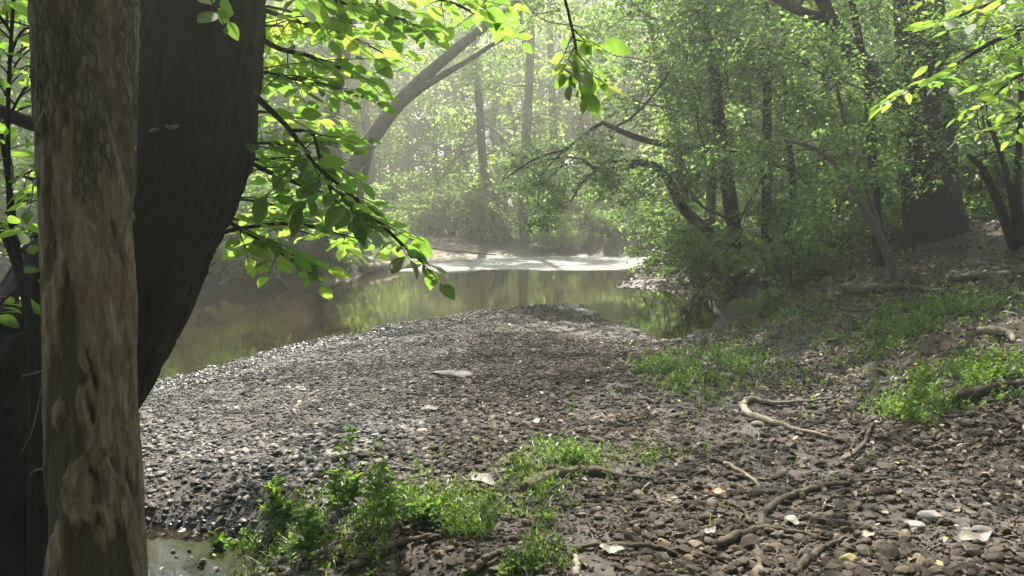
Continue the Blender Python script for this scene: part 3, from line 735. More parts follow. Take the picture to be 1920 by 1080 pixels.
# --- overhanging bright spray at the upper right --------------------------------
t4 = thing('sapling', 'young tree just beyond the right edge whose bright leafy boughs reach in at top right', 'tree')
wb = Bag(); c = P(2150, 700, 5.2); gzz = gz(c[0], c[1])
q = catmull([[c[0], c[1], gzz - .1, .06], [c[0] - .05, c[1], 1.6, .05], [c[0] + .05, c[1] + .1, 3.0, .04], [c[0], c[1], 4.6, .02]], 20)
tubes(wb, q[None, :, :3], q[None, :, 3], 10); link('trunk', wb.mesh('trunk'), M_BARK, t4)
for k_, (rws, d) in enumerate([([(2150, 20, 9), (2000, 40, 7), (1880, 70, 6), (1760, 140, 4), (1690, 175, 2)], [5.2, 5.1, 5, 4.9, 4.8]), ([(2150, -60, 9), (2000, -40, 7), (1900, -10, 5), (1800, 30, 3)], [5.2, 5.2, 5.1, 5]),
                            ([(2150, 120, 8), (2020, 130, 6), (1930, 130, 5), (1850, 190, 3)], [5.2, 5.4, 5.5, 5.5]), ([(2150, -150, 8), (2000, -110, 6), (1880, -60, 4), (1790, -30, 2)], [5.2, 5.4, 5.5, 5.5]), ([(2150, 200, 8), (2020, 190, 6), (1950, 200, 5), (1890, 230, 3)], [5.2, 5.6, 5.9, 6])]):
    leafy_branch(t4, rws, d, 70 + k_, .12, .5, 11, per=8, kind='slim', t0=.25)

# --- generic forest trees ---------------------------------------------------------
def forest_proto(seed, H, cb, spread, nl, size, per, r0, lean=0., twk=5, sub=5, kind='far', sprd=.3):
    g = np.random.default_rng(seed); wb, lb = Bag(), Bag()
    k = 10; pts = np.array([[lean * (i / 9) ** 1.4 * H * .3 + .10 * g.normal() * i / 3, .10 * g.normal() * i / 3, H * i / 9 - .4 * (i == 0)] for i in range(10)])
    rr = r0 * np.array([1.5, 1.0, .93, .86, .78, .68, .56, .42, .27, .1]); q = catmull(np.column_stack([pts, rr]), 26)
    tubes(wb, q[None, :, :3], q[None, :, 3], 10, .5, True, .05, g)
    t = np.clip(cb + (1 - cb) * (np.arange(nl) + g.random(nl) * .6) / nl, 0, .985)
    p, tn = sample(q[None, :, :3], np.zeros(nl, int), t)
    a = np.arange(nl) * 2.4 + g.normal(size=nl) * .4; u = (t - cb) / (1 - cb)
    d = np.stack([np.cos(a), np.sin(a), .15 + .5 * u], -1); L = spread * np.sqrt(np.clip(1.15 - u, .06, 1)) * (.75 + .4 * g.random(nl))
    l1 = grow(g, p, d, L, 9, .12, .05); r1 = (r0 * .38 * (1.1 - .8 * t))[:, None] * np.linspace(1, .2, 9)
    l2, r2, i2 = children(g, l1, r1, sub, spread * .5, 6, .2, .8, .16, .0, .04, .5, .6)
    l3, r3, i3 = children(g, l2, r2, twk, spread * .24, 4, .1, .8, .15, 0, .12, .5, .4)
    tubes(wb, l1, r1, 5); tubes(wb, l2, np.maximum(r2, .012), 4, .5, False)
    cl = np.clip(.5 + .24 * g.normal(size=len(l2)), 0, 1)[i3]
    twig_leaves(g, lb, l3, per, size, sprd, kind, cl=cl)
    return wb.mesh('trunk'), lb.mesh('crown', False)

def put_tree(name, label, cat, meshes, loc, rz, sc, group, mats, parts=('trunk', 'crown')):
    t = thing(name, label, cat, loc, group); t.rotation_euler = (0, 0, rz); t.scale = (sc, sc, sc)
    for me_, m_, pn in zip(meshes, mats, parts): link(pn, me_, m_, t)
    return t

protos = [forest_proto(100 + k, [17, 20, 15, 18, 22][k], [.10, .18, .06, .12, .2][k], [4.6, 5.0, 4.2, 4.8, 5.2][k], 22, .21, 17, [.22, .28, .18, .22, .3][k], [0, .2, -.3, .4, 0][k]) for k in range(5)]
def shrub_proto(seed, H, size, per, spread=1.0, kind='far', stems=7, sub=5, twk=4, sprd=.12):
    g = np.random.default_rng(seed); wb, lb = Bag(), Bag()
    a = g.random(stems) * 6.28
    d = np.stack([np.cos(a) * .55, np.sin(a) * .55, np.ones(stems)], -1)
    st = np.stack([np.cos(a) * .08, np.sin(a) * .08, np.full(stems, -.1)], -1)
    l1 = grow(g, st, d, H * (.75 + .5 * g.random(stems)), 9, .10, -.01, .22 * spread); r1 = np.full((stems, 1), .012 * H) * np.linspace(1, .25, 9)
    l2, r2, i2 = children(g, l1, r1, sub + 2, H * .45, 6, .12, .9, .14, .02, .1, .5, .6)
    l3, r3, i3 = children(g, l2, r2, twk, H * .2, 4, .1, .8, .15, 0, .12, .5, .4)
    tubes(wb, l1, r1, 5); tubes(wb, l2, np.maximum(r2, .004), 3, .5, False)
    twig_leaves(g, lb, l3, per, size, sprd, kind, cl=np.clip(.5 + .24 * g.normal(size=len(l2)), 0, 1)[i3])
    return wb.mesh('stem'), lb.mesh('foliage', False)
shr = [shrub_proto(200 + k, 2.6, .16, 14, 1, 'far', 9) for k in range(3)]
shr_mid = [shrub_proto(220 + k, 2.4, .105, 20, 1, 'mid', 8, sub=4, twk=3, sprd=.06) for k in range(3)]

g = np.random.default_rng(77); placed = []
def free(x, y, dmin):
    for (a, b) in placed:
        if (a - x) ** 2 + (b - y) ** 2 < dmin ** 2: return False
    placed.append((x, y)); return True

def scatter(n, fx, dmin, fn):
    k = 0; tries = 0
    while k < n and tries < 5000:
        tries += 1; x, y = fx()
        if sdist(np.array([x]), np.array([y]))[0] < .9 or not free(x, y, dmin): continue
        fn(k, x, y); k += 1

def far_tree(k, x, y):
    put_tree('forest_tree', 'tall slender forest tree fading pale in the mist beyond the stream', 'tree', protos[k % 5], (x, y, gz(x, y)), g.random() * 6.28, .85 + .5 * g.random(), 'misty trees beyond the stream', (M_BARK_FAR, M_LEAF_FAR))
def fx_far():
    while True:
        y = 43 + 70 * g.random() ** 1.2; x = (g.random() * 2 - 1) * (.72 * y + 5)
        if not (abs(x - 1) < 8.5 and y < 57): return x, y
scatter(46, lambda: (-19 + 40 * g.random(), 56 + 22 * g.random()), 2.2, far_tree)
scatter(80, fx_far, 2.9, far_tree)
def left_tree(k, x, y):
    put_tree('forest_tree', 'leafy forest tree standing back on the left bank behind the water', 'tree', protos[(k + 2) % 5], (x, y, gz(x, y)), g.random() * 6.28, .75 + .4 * g.random(), 'trees on the left bank', (M_BARK_FAR, M_LEAF_FAR))
scatter(16, lambda: (-7 - 22 * g.random(), 20 + 24 * g.random()), 2.8, left_tree)
def right_tree(k, x, y):
    put_tree('forest_tree', 'shaded forest tree standing back in the wood on the right bank', 'tree', protos[(k + 1) % 5], (x, y, gz(x, y)), g.random() * 6.28, .7 + .4 * g.random(), 'trees in the right wood', (M_BARK, M_LEAF_FAR))
def fx_right():
    while True:
        x, y = 8 + 24 * g.random(), 17 + 27 * g.random()
        if not ((12 < x < 20 and 20 < y < 37) or (x < 12 and 18 < y < 29)): return x, y
scatter(26, fx_right, 2.6, right_tree)

def unseen_tree(k, x, y):  # unseen rest of the wood, added to block sky light from behind
    put_tree('forest_tree', 'unseen forest tree added behind the viewer to hold back sky light', 'tree', protos[k % 5], (x, y, gz(x, y)), g.random() * 6.28, .8 + .3 * g.random(), 'unseen trees added behind the viewer', (M_BARK, M_LEAF_FAR))
scatter(14, lambda: (-14 + 30 * g.random(), -16 + 13 * g.random()), 3.5, unseen_tree)
scatter(9, lambda: (3.5 + 10 * g.random(), -9 + 7.5 * g.random()), 2.2, unseen_tree)  # more unseen trees, added to darken the right foreground

def shrub_beach(k, x, y):
    put_tree('shrub', 'dark low bush on the far bank just behind the misty trees at the water', 'shrub', shr[k % 3], (x, y, gz(x, y)), g.random() * 6.28, .35 + .3 * g.random(), 'bushes along the far water edge', (M_BARK_FAR, M_LEAF_FAR), ('stem', 'foliage'))
scatter(16, lambda: (1.8 + 7 * g.random(), 37 + 5 * g.random()), .7, shrub_beach)
# understory shrubs
def shrub_far(k, x, y):
    put_tree('shrub', 'rounded leafy shrub in the misty understory past the far bank', 'shrub', shr[k % 3], (x, y, gz(x, y)), g.random() * 6.28, .8 + .9 * g.random(), 'shrubs beyond the far bank', (M_BARK_FAR, M_LEAF_FAR), ('stem', 'foliage'))
scatter(60, lambda: ((lambda y: ((g.random() * 2 - 1) * (.5 * y), y))(41 + 30 * g.random())), 1.7, shrub_far)
def shrub_left(k, x, y):
    put_tree('shrub', 'low dark shrub crowding the left bank above the water', 'shrub', shr[(k + 1) % 3], (x, y, gz(x, y)), g.random() * 6.28, .5 + .5 * g.random(), 'shrubs on the left bank', (M_BARK, M_LEAF_FAR), ('stem', 'foliage'))
scatter(30, lambda: (-4.9 - 9 * g.random(), 19.5 + 13 * g.random()), 1.1, shrub_left)
def shrub_right(k, x, y):
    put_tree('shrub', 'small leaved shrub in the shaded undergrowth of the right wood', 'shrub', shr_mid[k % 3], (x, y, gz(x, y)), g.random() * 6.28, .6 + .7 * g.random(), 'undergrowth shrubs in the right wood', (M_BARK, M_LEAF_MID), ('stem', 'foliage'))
scatter(34, lambda: (7.4 + 12 * g.random(), 14.5 + 18 * g.random()), 1.2, shrub_right)

# --- named middle-distance trees --------------------------------------------------
def custom_tree(name, label, trunk_rows, d, crown_pts, seed, L, lmat, bark, size=.1, kind='far', sub=7, tw=6, per=15, k=14, limb_rows=(), spread=.25, amp=.06, limbr=.05, trop=.05, cat='tree', up=.3, canopy=(), CL=6.5, cper=11, tips=(), TL=1.1):
    t = thing(name, label, cat); v, f, _ = trunk_mesh('trunk', trunk_rows, d, k, 60, amp, seed)
    link('trunk', make_mesh('trunk', v, f, None, True), bark, t)
    for lr, ld in limb_rows:
        b_ = Bag(); q = px_path(lr, ld, 20); tubes(b_, q[None, :, :3], q[None, :, 3], 9, .5, True, .04); link('limb', b_.mesh('limb'), bark, t)
    if crown_pts:
        g = np.random.default_rng(seed); wb, lb = Bag(), Bag(); st = []; dr = []
        for i_, (px_, py_, dd) in enumerate(crown_pts):
            a = i_ * 2.4 + seed; st.append(P(px_, py_, dd)); dr.append([math.cos(a), math.sin(a), up + .2 * g.normal()])
        crown_on(g, st, dr, L, limbr, sub, tw, per, size, kind, spread, wb, lb, trop)
        if tips:
            st = [P(*q_) for q_ in tips]; dr = [[math.cos(2.4 * i_), math.sin(2.4 * i_), -.25] for i_ in range(len(st))]
            crown_on(g, st, dr, TL, .012, 5, 4, 9, .10, 'mid', .09, wb, lb, -.03)
        if canopy:
            ca_ = np.array(canopy, float); crown_on(g, ca_[:, :3], ca_[:, 3:], CL, .07, 8, 6, cper, .14, 'far', .3, wb, lb, .03)
        link('twigs', wb.mesh('twigs'), bark, t); link('crown', lb.mesh('crown', False), lmat, t)
    return t

custom_tree('leaning_tree', 'grey trunk leaning steeply right over the water from the left bank, forked above', 
            [(592, 480, 21), (618, 400, 17), (648, 335, 15), (690, 270, 14.5), (752, 188, 13), (840, 105, 10), (960, 8, 8), (1130, -140, 7), (1300, -300, 5)], 23.5,
            [(900, 50, 23.5), (960, 0, 24), (1020, -50, 23), (1080, -100, 24), (1130, -140, 24), (1180, -190, 23), (1230, -240, 24), (1290, -290, 23.5), (1000, -40, 24)], 301, 4.2, M_LEAF_FAR, M_BARK, .15, per=12,
            canopy=[(2.2, 23.5, 10.2, -.3, -1, .15), (3.5, 23.5, 11, .3, -1, .2), (4.6, 23.5, 12.2, 0, -1, .2), (1.2, 23.5, 9.2, -.9, -.7, .25), (5.2, 23.5, 13, -.5, -.6, .3), (3.0, 23.5, 10.8, -1, -.9, .3), (5.2, 23.5, 13, .6, -.6, .2)], CL=8.5,
            limb_rows=[([(735, 208, 9), (800, 160, 7), (880, 112, 5), (930, 80, 4), (985, 58, 2)], 23.4), ([(700, 250, 6), (690, 300, 6), (676, 360, 7), (668, 420, 8)], 23.6)])
custom_tree('upright_tree', 'dark upright trunk just left of the steep grey leaner on the left bank', 
            [(612, 480, 22), (622, 380, 18), (624, 290, 17), (622, 220, 15), (632, 150, 13), (655, 60, 11), (668, -60, 9), (680, -300, 6)], 24.2,
            [(655, 60, 24), (660, 20, 24), (665, -30, 24), (668, -80, 24), (672, -130, 24), (676, -180, 24), (640, 120, 24), (680, -260, 24)], 302, 3.6, M_LEAF_FAR, M_BARK, .15, per=12)
F1 = custom_tree('stream_tree', 'pale misty tree with flared base leaning left at the far water edge', 
            [(958, 482, 24), (948, 455, 16), (932, 410, 10), (915, 350, 8.5), (905, 300, 8), (899, 200, 7), (890, 60, 6), (880, -200, 4)], 40.5,
            [(905, 290, 40), (903, 260, 40), (902, 230, 40), (898, 170, 40), (894, 110, 40), (890, 50, 40), (887, 0, 40), (885, -60, 40), (882, -120, 40), (880, -180, 40)], 303, 3.3, M_LEAF_FAR, M_BARK_FAR, .22, per=13, up=-.25, trop=-.02)
custom_tree('stream_tree', 'straight slim misty tree right of the flared leaning one at the water edge', 
            [(988, 482, 16), (984, 455, 10), (981, 400, 9), (983, 320, 9), (990, 200, 8), (996, 60, 7), (1000, -200, 4)], 40,
            [(984, 300, 40), (987, 260, 40), (990, 220, 40), (992, 160, 40), (994, 100, 40), (996, 50, 40), (998, -10, 40), (999, -70, 40), (1000, -150, 40)], 304, 3.2, M_LEAF_FAR, M_BARK_FAR, .22, per=13, up=-.25, trop=-.02)
custom_tree('stream_tree', 'slim misty tree in shade right of the other two at the far water edge', 
            [(1058, 478, 14), (1054, 430, 10), (1046, 370, 9), (1040, 300, 8), (1036, 200, 7), (1030, 0, 5)], 43,
            [(1042, 320, 43), (1041, 290, 43), (1040, 260, 43), (1038, 200, 43), (1036, 150, 43), (1034, 100, 43), (1032, 50, 43), (1030, 10, 43)], 305, 3.8, M_LEAF_FAR, M_BARK_FAR, .22, per=13, up=-.25, trop=-.02)

custom_tree('big_tree', 'very thick dark trunk on the right bank with a stout limb rising left', 
            [(1757, 500, 78), (1754, 450, 60), (1746, 380, 52), (1740, 300, 49), (1734, 200, 47), (1728, 100, 45), (1720, 0, 42), (1712, -200, 36), (1705, -500, 26), (1700, -800, 12)], 13.2,
            [(1720, -60, 13), (1715, -120, 13), (1712, -180, 13), (1710, -250, 13), (1708, -320, 13), (1706, -400, 13), (1704, -480, 13), (1702, -560, 13), (1701, -640, 13), (1700, -720, 13), (1560, 40, 13), (1530, 0, 13), (1600, 90, 13)], 306, 5.0, M_LEAF_MID, M_BARK_DARK, .095, 'mid', 7, 6, 13, 40,
            limb_rows=[([(1712, 205, 22), (1660, 165, 20), (1610, 110, 17), (1570, 55, 14), (1535, -10, 11), (1480, -120, 7)], 13.1)], limbr=.08, CL=7.5, canopy=[(6.4, 13.2, 6.5, -1, -.5, .22), (6.4, 13.2, 7.5, -1, .1, .25), (6.4, 13.2, 8.2, -.7, -1, .2), (6.4, 13.2, 9, -.2, -1, .2), (6.4, 13.2, 9.6, -1, -.8, .25), (6.4, 13.2, 10.5, .5, -1, .2), (6.4, 13.2, 8.8, .9, -.8, .2)])
custom_tree('understory_tree', 'slim dark straight trunk on the right bank above the shrubby water edge', 
            [(1441, 480, 13), (1438, 400, 10), (1437, 300, 9), (1439, 180, 8), (1436, 60, 7), (1430, -150, 4)], 16.5,
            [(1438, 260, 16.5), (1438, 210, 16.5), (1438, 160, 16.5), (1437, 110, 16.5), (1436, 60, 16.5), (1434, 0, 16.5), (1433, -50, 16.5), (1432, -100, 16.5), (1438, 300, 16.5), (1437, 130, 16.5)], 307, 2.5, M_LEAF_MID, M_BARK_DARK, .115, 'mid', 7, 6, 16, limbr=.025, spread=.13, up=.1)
custom_tree('understory_tree', 'curved slim trunk bending up just right of the straight dark one', 
            [(1455, 478, 9), (1474, 440, 7), (1487, 390, 6.5), (1486, 330, 6), (1478, 250, 5), (1470, 120, 4), (1465, 0, 3)], 17,
            [(1486, 320, 17), (1482, 280, 17), (1479, 240, 17), (1474, 190, 17), (1470, 130, 17), (1467, 60, 17), (1465, 10, 17)], 308, 2.3, M_LEAF_MID, M_BARK_DARK, .115, 'mid', 7, 6, 16, limbr=.02, spread=.13, up=.1)
custom_tree('understory_tree', 'thin dark upright tree left of the thick dark trunk', 
            [(1648, 500, 12), (1645, 430, 9), (1638, 330, 9), (1634, 240, 8), (1622, 130, 7), (1600, 20, 6), (1580, -120, 3)], 12.2,
            [(1634, 230, 12.2), (1628, 170, 12.2), (1620, 120, 12.2), (1612, 70, 12.2), (1602, 20, 12.2), (1592, -40, 12.2), (1585, -90, 12.2)], 309, 2.0, M_LEAF_MID, M_BARK_DARK, .07, 'mid', 7, 6, 16, limbr=.02, spread=.12, up=.1)
custom_tree('understory_tree', 'crooked thin sapling leaning left in front of the thick dark trunk', 
            [(1684, 560, 11), (1672, 500, 9), (1650, 445, 8), (1612, 375, 7), (1575, 320, 5), (1530, 280, 4), (1470, 262, 2.5)], 10.6,
            [(1640, 425, 10.6), (1600, 355, 10.6), (1560, 305, 10.6), (1530, 280, 10.6), (1500, 270, 10.6), (1480, 265, 10.6), (1580, 200, 10.6), (1570, 160, 10.6)], 310, 1.3, M_LEAF_MID, M_BARK, .065, 'mid', 6, 5, 16, limbr=.012, spread=.1, up=.1,
            limb_rows=[([(1650, 445, 6), (1635, 380, 5), (1600, 280, 4), (1572, 180, 3), (1565, 110, 2)], 10.6)])
custom_tree('understory_tree', 'dark multi-stemmed sapling near the right edge beyond the thick trunk', 
            [(1912, 500, 11), (1890, 430, 9), (1868, 370, 8), (1840, 315, 6), (1815, 290, 4)], 10.8,
            [(1850, 330, 10.8), (1825, 295, 10.8), (1870, 250, 10.8), (1850, 215, 10.8), (1912, 150, 10.8), (1910, 100, 10.8), (1890, 60, 10.8)], 311, 1.4, M_LEAF_MID, M_BARK_DARK, .065, 'mid', 6, 5, 16, limbr=.012, spread=.1, up=.1,
            limb_rows=[([(1912, 490, 8), (1900, 380, 7), (1880, 300, 5), (1850, 220, 3)], 10.8), ([(1915, 460, 8), (1908, 330, 6), (1915, 200, 5), (1910, 60, 3)], 10.7)])
custom_tree('arching_tree', 'dark tree at the pool edge with a limb arching left over the water', 
            [(1380, 560, 24), (1378, 500, 17), (1376, 430, 14), (1362, 330, 13), (1348, 230, 12), (1335, 110, 10), (1310, 0, 9), (1295, -150, 8), (1285, -350, 6), (1280, -560, 3)], 17.5,
            [(1362, 330, 17.5), (1355, 280, 17.5), (1348, 230, 17.5), (1344, 180, 17.5), (1338, 130, 17.5), (1330, 80, 17.5), (1320, 40, 17.5), (1310, 0, 17.5), (1304, -60, 17.5), (1298, -120, 17.5), (1215, 300, 17.5), (1150, 240, 17.5), (1378, 450, 17.3), (1380, 420, 17.6)],
            312, 3.0, M_LEAF_MID, M_BARK_DARK, .115, 'mid', 8, 6, 16, limbr=.03, spread=.15, up=.12, CL=7.0, tips=[(1230, 312, 17.3), (1190, 308, 17.3), (1150, 318, 17.2), (1110, 315, 17.2), (1080, 296, 17.1), (1040, 298, 17), (1160, 245, 17.3), (1120, 232, 17.3), (1080, 262, 17.2), (1045, 295, 17.2), (1015, 330, 17.1), (1008, 380, 17.1), (1072, 375, 17.1), (980, 312, 17.1), (1260, 350, 17.4)], canopy=[(4., 17.5, 8.2, -1, -.5, .25), (3.9, 17.5, 9.5, -.7, -1, .2), (3.9, 17.5, 10.5, -1, .1, .25), (3.8, 17.5, 11.5, -.2, -1, .2), (3.8, 17.5, 12, .5, -.8, .2), (3.8, 17.5, 12.4, -1, -.8, .3)],
            limb_rows=[([(1376, 470, 12), (1325, 430, 11), (1280, 390, 10), (1258, 345, 9), (1235, 315, 8), (1205, 306, 7), (1160, 316, 5), (1120, 318, 4), (1080, 295, 2.2), (1020, 300, 1)], [17.5, 17.5, 17.5, 17.4, 17.3, 17.3, 17.2, 17.2, 17.1, 17]),
                       ([(1355, 280, 7), (1240, 270, 6), (1160, 245, 5), (1130, 230, 4), (1090, 258, 3.2), (1050, 290, 2.4), (1015, 330, 1.7), (1008, 390, .8)], [17.5, 17.4, 17.3, 17.3, 17.2, 17.2, 17.1, 17.1]),
                       ([(1120, 318, 3), (1090, 345, 2.5), (1070, 380, 1.5)], 17.2), ([(1060, 280, 2.5), (1000, 300, 2), (940, 340, 1.2)], 17.1)])

for k_, (rows_, cps, lab) in enumerate([
    ([(1290, 470, 12), (1285, 380, 10), (1270, 260, 9), (1240, 120, 8), (1200, -20, 6), (1150, -150, 4)], [(1250, 160), (1235, 100), (1215, 40), (1195, -20), (1175, -80), (1160, -130), (1275, 290), (1265, 220), (1120, 60), (1100, 0), (1050, 20)], 'slender tree leaning left over the stream just behind the arching limb'),
    ([(1330, 450, 10), (1335, 340, 9), (1345, 220, 8), (1350, 60, 7), (1345, -120, 4)], [(1340, 260), (1345, 200), (1350, 140), (1350, 80), (1348, 20), (1346, -40), (1345, -100), (1338, 320)], 'slim straight tree standing between the arching tree and the leaning slender one'),
    ([(1530, 460, 10), (1535, 360, 9), (1545, 250, 8), (1550, 100, 7), (1550, -100, 4)], [(1540, 300), (1545, 240), (1550, 180), (1550, 120), (1550, 60), (1550, 0), (1550, -60)], 'slim tree back in the wood between the curved trunk and the leaning sapling')]):
    d_ = (23.5, 21.5, 19.)[k_]
    custom_tree('understory_tree', lab, rows_, d_, [(a, b, d_ - 1.5 * (i_ % 3)) for i_, (a, b) in enumerate(cps)], 330 + k_, 3.2, M_LEAF_MID, M_BARK, .13, 'mid', 7, 6, 14, limbr=.025, spread=.16, up=.02)
gl_ = np.random.default_rng(61)
for k_ in range(20):                  # bushes leaning out over the left bank's edge
    px_ = 385 + 300 * (k_ + gl_.random()) / 20; py_ = 535 - 22 * (px_ - 385) / 300 - 42 * gl_.random(); c = ground_at(px_, py_)
    put_tree('shrub', 'small green bush rooted on the dark face of the left bank', 'shrub', shr_mid[k_ % 3], (c[0], c[1], c[2] - .05), k_ * 1.7, .22 + .28 * gl_.random(), 'bushes on the face of the left bank', (M_BARK, M_LEAF_MID), ('stem', 'foliage'))
# bank shrubs hanging over the pool
bank = [((1310, 490), 19.6, .75, 'leafy shrub hanging over the pale gravel spit at the pool corner'), ((1375, 510), 17.2, .8, 'leafy shrub at the foot of the arching dark tree by the pool'),
        ((1400, 500), 16.0, .95, 'leafy shrub under the slim straight trunk above the pool'), ((1330, 430), 21.5, 1.25, 'tall leafy shrub behind the arching tree by the pool'), ((1250, 470), 24.5, 1.2, 'leafy shrub past the pale spit where the stream bends right'),
        ((1480, 520), 13.6, .55, 'small leafy bush on the dark slope under the curved slim trunk'), ((1425, 600), 12.2, .26, 'low leafy bush beside the near end of the green pool'), ((1560, 470), 15.5, .8, 'leafy bush between the curved slim trunk and the leaning sapling')]
for k_, ((px_, py_), d, sc, lab) in enumerate(bank):
    c = P(px_, py_, d); put_tree('shrub', lab, 'shrub', shr_mid[k_ % 3], (c[0], c[1], gz(c[0], c[1])), k_ * 1.3, sc, 'shrubs along the right bank of the pool', (M_BARK, M_LEAF_MID), ('stem', 'foliage'))

# ------------------------------------------------------------------ grass and herbs (stuff)
def blades(bag, pos, h, g, wd=.004, lean=.5, n=5):
    N_ = len(pos); yaw = g.random(N_) * 6.283; d = np.stack([np.cos(yaw), np.sin(yaw), np.zeros(N_)], -1); s = np.stack([-np.sin(yaw), np.cos(yaw), np.zeros(N_)], -1)
    h = h * (.5 + .7 * g.random(N_)); ln = lean * (.3 + g.random(N_)); v = []
    for u in np.linspace(0, 1, n):
        c = pos + np.array([0, 0, 1.]) * (h * (u - .35 * ln * u * u))[:, None] + d * (h * ln * u * u)[:, None]
        ww = (wd * (1 - u ** 1.5) + .0004)
        v += [c - s * ww, c + s * ww]
    v = np.stack(v, 1); b = (np.arange(N_) * 2 * n)[:, None]
    f = np.concatenate([np.stack([b[:, 0] + 2 * i, b[:, 0] + 2 * i + 1, b[:, 0] + 2 * i + 3, b[:, 0] + 2 * i + 2], -1) for i in range(n - 1)])
    bag.add(v.reshape(-1, 3), f, np.repeat(np.clip(.45 + .25 * g.normal(size=N_), 0, 1), 2 * n))

def herb(bag, pos, g, h=.12, size=.03, per=9, kind='mid'):
    M = len(pos); d = norm(np.stack([.35 * g.normal(size=M), .35 * g.normal(size=M), np.ones(M)], -1))
    st = grow(g, pos, d, h * (.5 + .8 * g.random(M)), 5, .12)
    tubes(bag, st, np.full((M, 5), .0012) * np.linspace(1, .6, 5), 3, .3, False)
    twig_leaves(g, bag, st, per, size, .012, kind, .15, .4, -.05)

def patch(g, n, rows):              # scatter on ground inside pixel ellipses (x, y, rx, ry, weight)
    out = []; wsum = sum(r[4] for r in rows)
    for (x, y, rx, ry, w_) in rows:
        m = int(n * w_ / wsum); c = ground_at(x, y); e = ground_at(x + rx, y); f_ = ground_at(x, y - ry); b_ = ground_at(x, y + ry)
        ex = np.linalg.norm(e[:2] - c[:2]); ey = abs(f_[1] - b_[1]) / 2
        q = g.normal(size=(m, 2)) * .55; xx = c[0] + q[:, 0] * ex; yy = (f_[1] + b_[1]) / 2 + q[:, 1] * ey
        ok = (fbm(xx * 4, yy * 4, 9, 2) > .36) & (sdist(xx, yy) > .35)
        out.append(np.stack([xx, yy, height(xx, yy) - .005], -1)[ok])
    return np.vstack(out)
g = np.random.default_rng(15)
near_rows = [(560, 1000, 150, 60, 2), (760, 980, 120, 50, 2.4), (900, 990, 120, 45, 2.2), (1010, 900, 60, 35, 1.6), (1060, 865, 70, 25, 1.6), (980, 1060, 70, 30, .8), (450, 1050, 90, 30, 1), (1230, 865, 70, 15, .3), (820, 1040, 130, 12, .8), (700, 960, 330, 90, 1.2), (1300, 900, 400, 120, .35)]
bag = Bag(); p = patch(g, 4300, near_rows); blades(bag, p, .10, g, .0028, .7)
p = patch(g, 900, near_rows); herb(bag, p, g, .10, .028, 8)
tag(link('grass', bag.mesh('grass', False), M_GRASS), 'bright green grass and weeds along the near edge of the gravel', 'grass', kind='stuff')
bag = Bag(); rows_r = [(1270, 710, 60, 28, 2.4), (1350, 685, 70, 25, 1.4), (1440, 650, 60, 20, .8), (1790, 740, 110, 40, 2.2), (1850, 700, 90, 35, 1.6), (1700, 780, 60, 20, 1), (1690, 610, 110, 35, 1.3), (1560, 650, 120, 15, .5), (1480, 560, 110, 45, 1.3), (1640, 660, 80, 15, .4), (1600, 620, 300, 70, .9), (1720, 600, 90, 40, 1.4), (1800, 580, 150, 40, 1.2), (1470, 600, 60, 30, 1.), (1500, 720, 300, 60, .8)]
p = patch(g, 5600, rows_r); blades(bag, p, .13, g, .004, .7)
p = patch(g, 2500, rows_r); herb(bag, p, g, .13, .035, 8)
tag(link('ground_cover', bag.mesh('ground_cover', False), M_GRASS), 'green grass and creeping herbs on the right slope', 'grass', kind='stuff')
# sunlit herb layer on the forest floor beyond the right bank and on the far bank
bag = Bag(); n_ = 9000
x = 6 + 18 * g.random(n_); y = 13 + 20 * g.random(n_); ok = (sdist(x, y) > 1.5) & (fbm(x * .6, y * .6, 31, 3) > .40); x, y = x[ok], y[ok]
herb(bag, np.stack([x, y, height(x, y)], -1), g, .45, .10, 7, 'far')
x = -22 + 44 * g.random(n_); y = 40 + 22 * g.random(n_); ok = (sdist(x, y) > 2.) & (fbm(x * .5, y * .5, 37, 3) > .45); x, y = x[ok], y[ok]
herb(bag, np.stack([x, y, height(x, y)], -1), g, .5, .14, 7, 'far')
x = -16 + 11.5 * g.random(3500); y = 17 + 14 * g.random(3500); ok = (sdist(x, y) > .25); x, y = x[ok], y[ok]
herb(bag, np.stack([x, y, height(x, y)], -1), g, .35, .09, 7, 'far')
tag(link('undergrowth', bag.mesh('undergrowth', False), M_HERB), 'green herb layer covering the forest floor between the trees', 'undergrowth', kind='stuff')

# leaf litter (stuff)
bag = Bag(); n_ = 44000
y = 3 + 13 * g.random(n_) ** 1.5; x = -2 + 11 * g.random(n_)
ok = (np.abs(x) < .7 * y + .5) & (g.random(n_) < .10 + .9 * sstep(1.5, 3.2, x - .03 * y)) & (sdist(x, y) > .3); x, y = x[ok], y[ok]
xf, yf = pc[0] + .55 * rng.normal(size=60), pc[1] + .3 * rng.normal(size=60); ok = height(xf, yf) < WL
p = np.vstack([np.stack([x, y, height(x, y) + .018], -1), np.stack([xf, yf, xf * 0 + WL + .012], -1)[ok]]); m_ = len(p); yaw = g.random(m_) * 6.283
leaves(bag, p, np.stack([np.cos(yaw), np.sin(yaw), .25 * g.normal(size=m_)], -1), np.array([0, 0, 1.]) + .35 * g.normal(size=(m_, 3)), .02 + .05 * g.random(m_) ** 1.5, 'mid', np.clip(.42 + .32 * g.normal(size=m_), 0, 1), g)
tag(link('leaf_litter', bag.mesh('leaf_litter', True), M_LITTER), 'brown fallen leaves scattered over the near bank and right slope', 'leaf litter', kind='stuff')

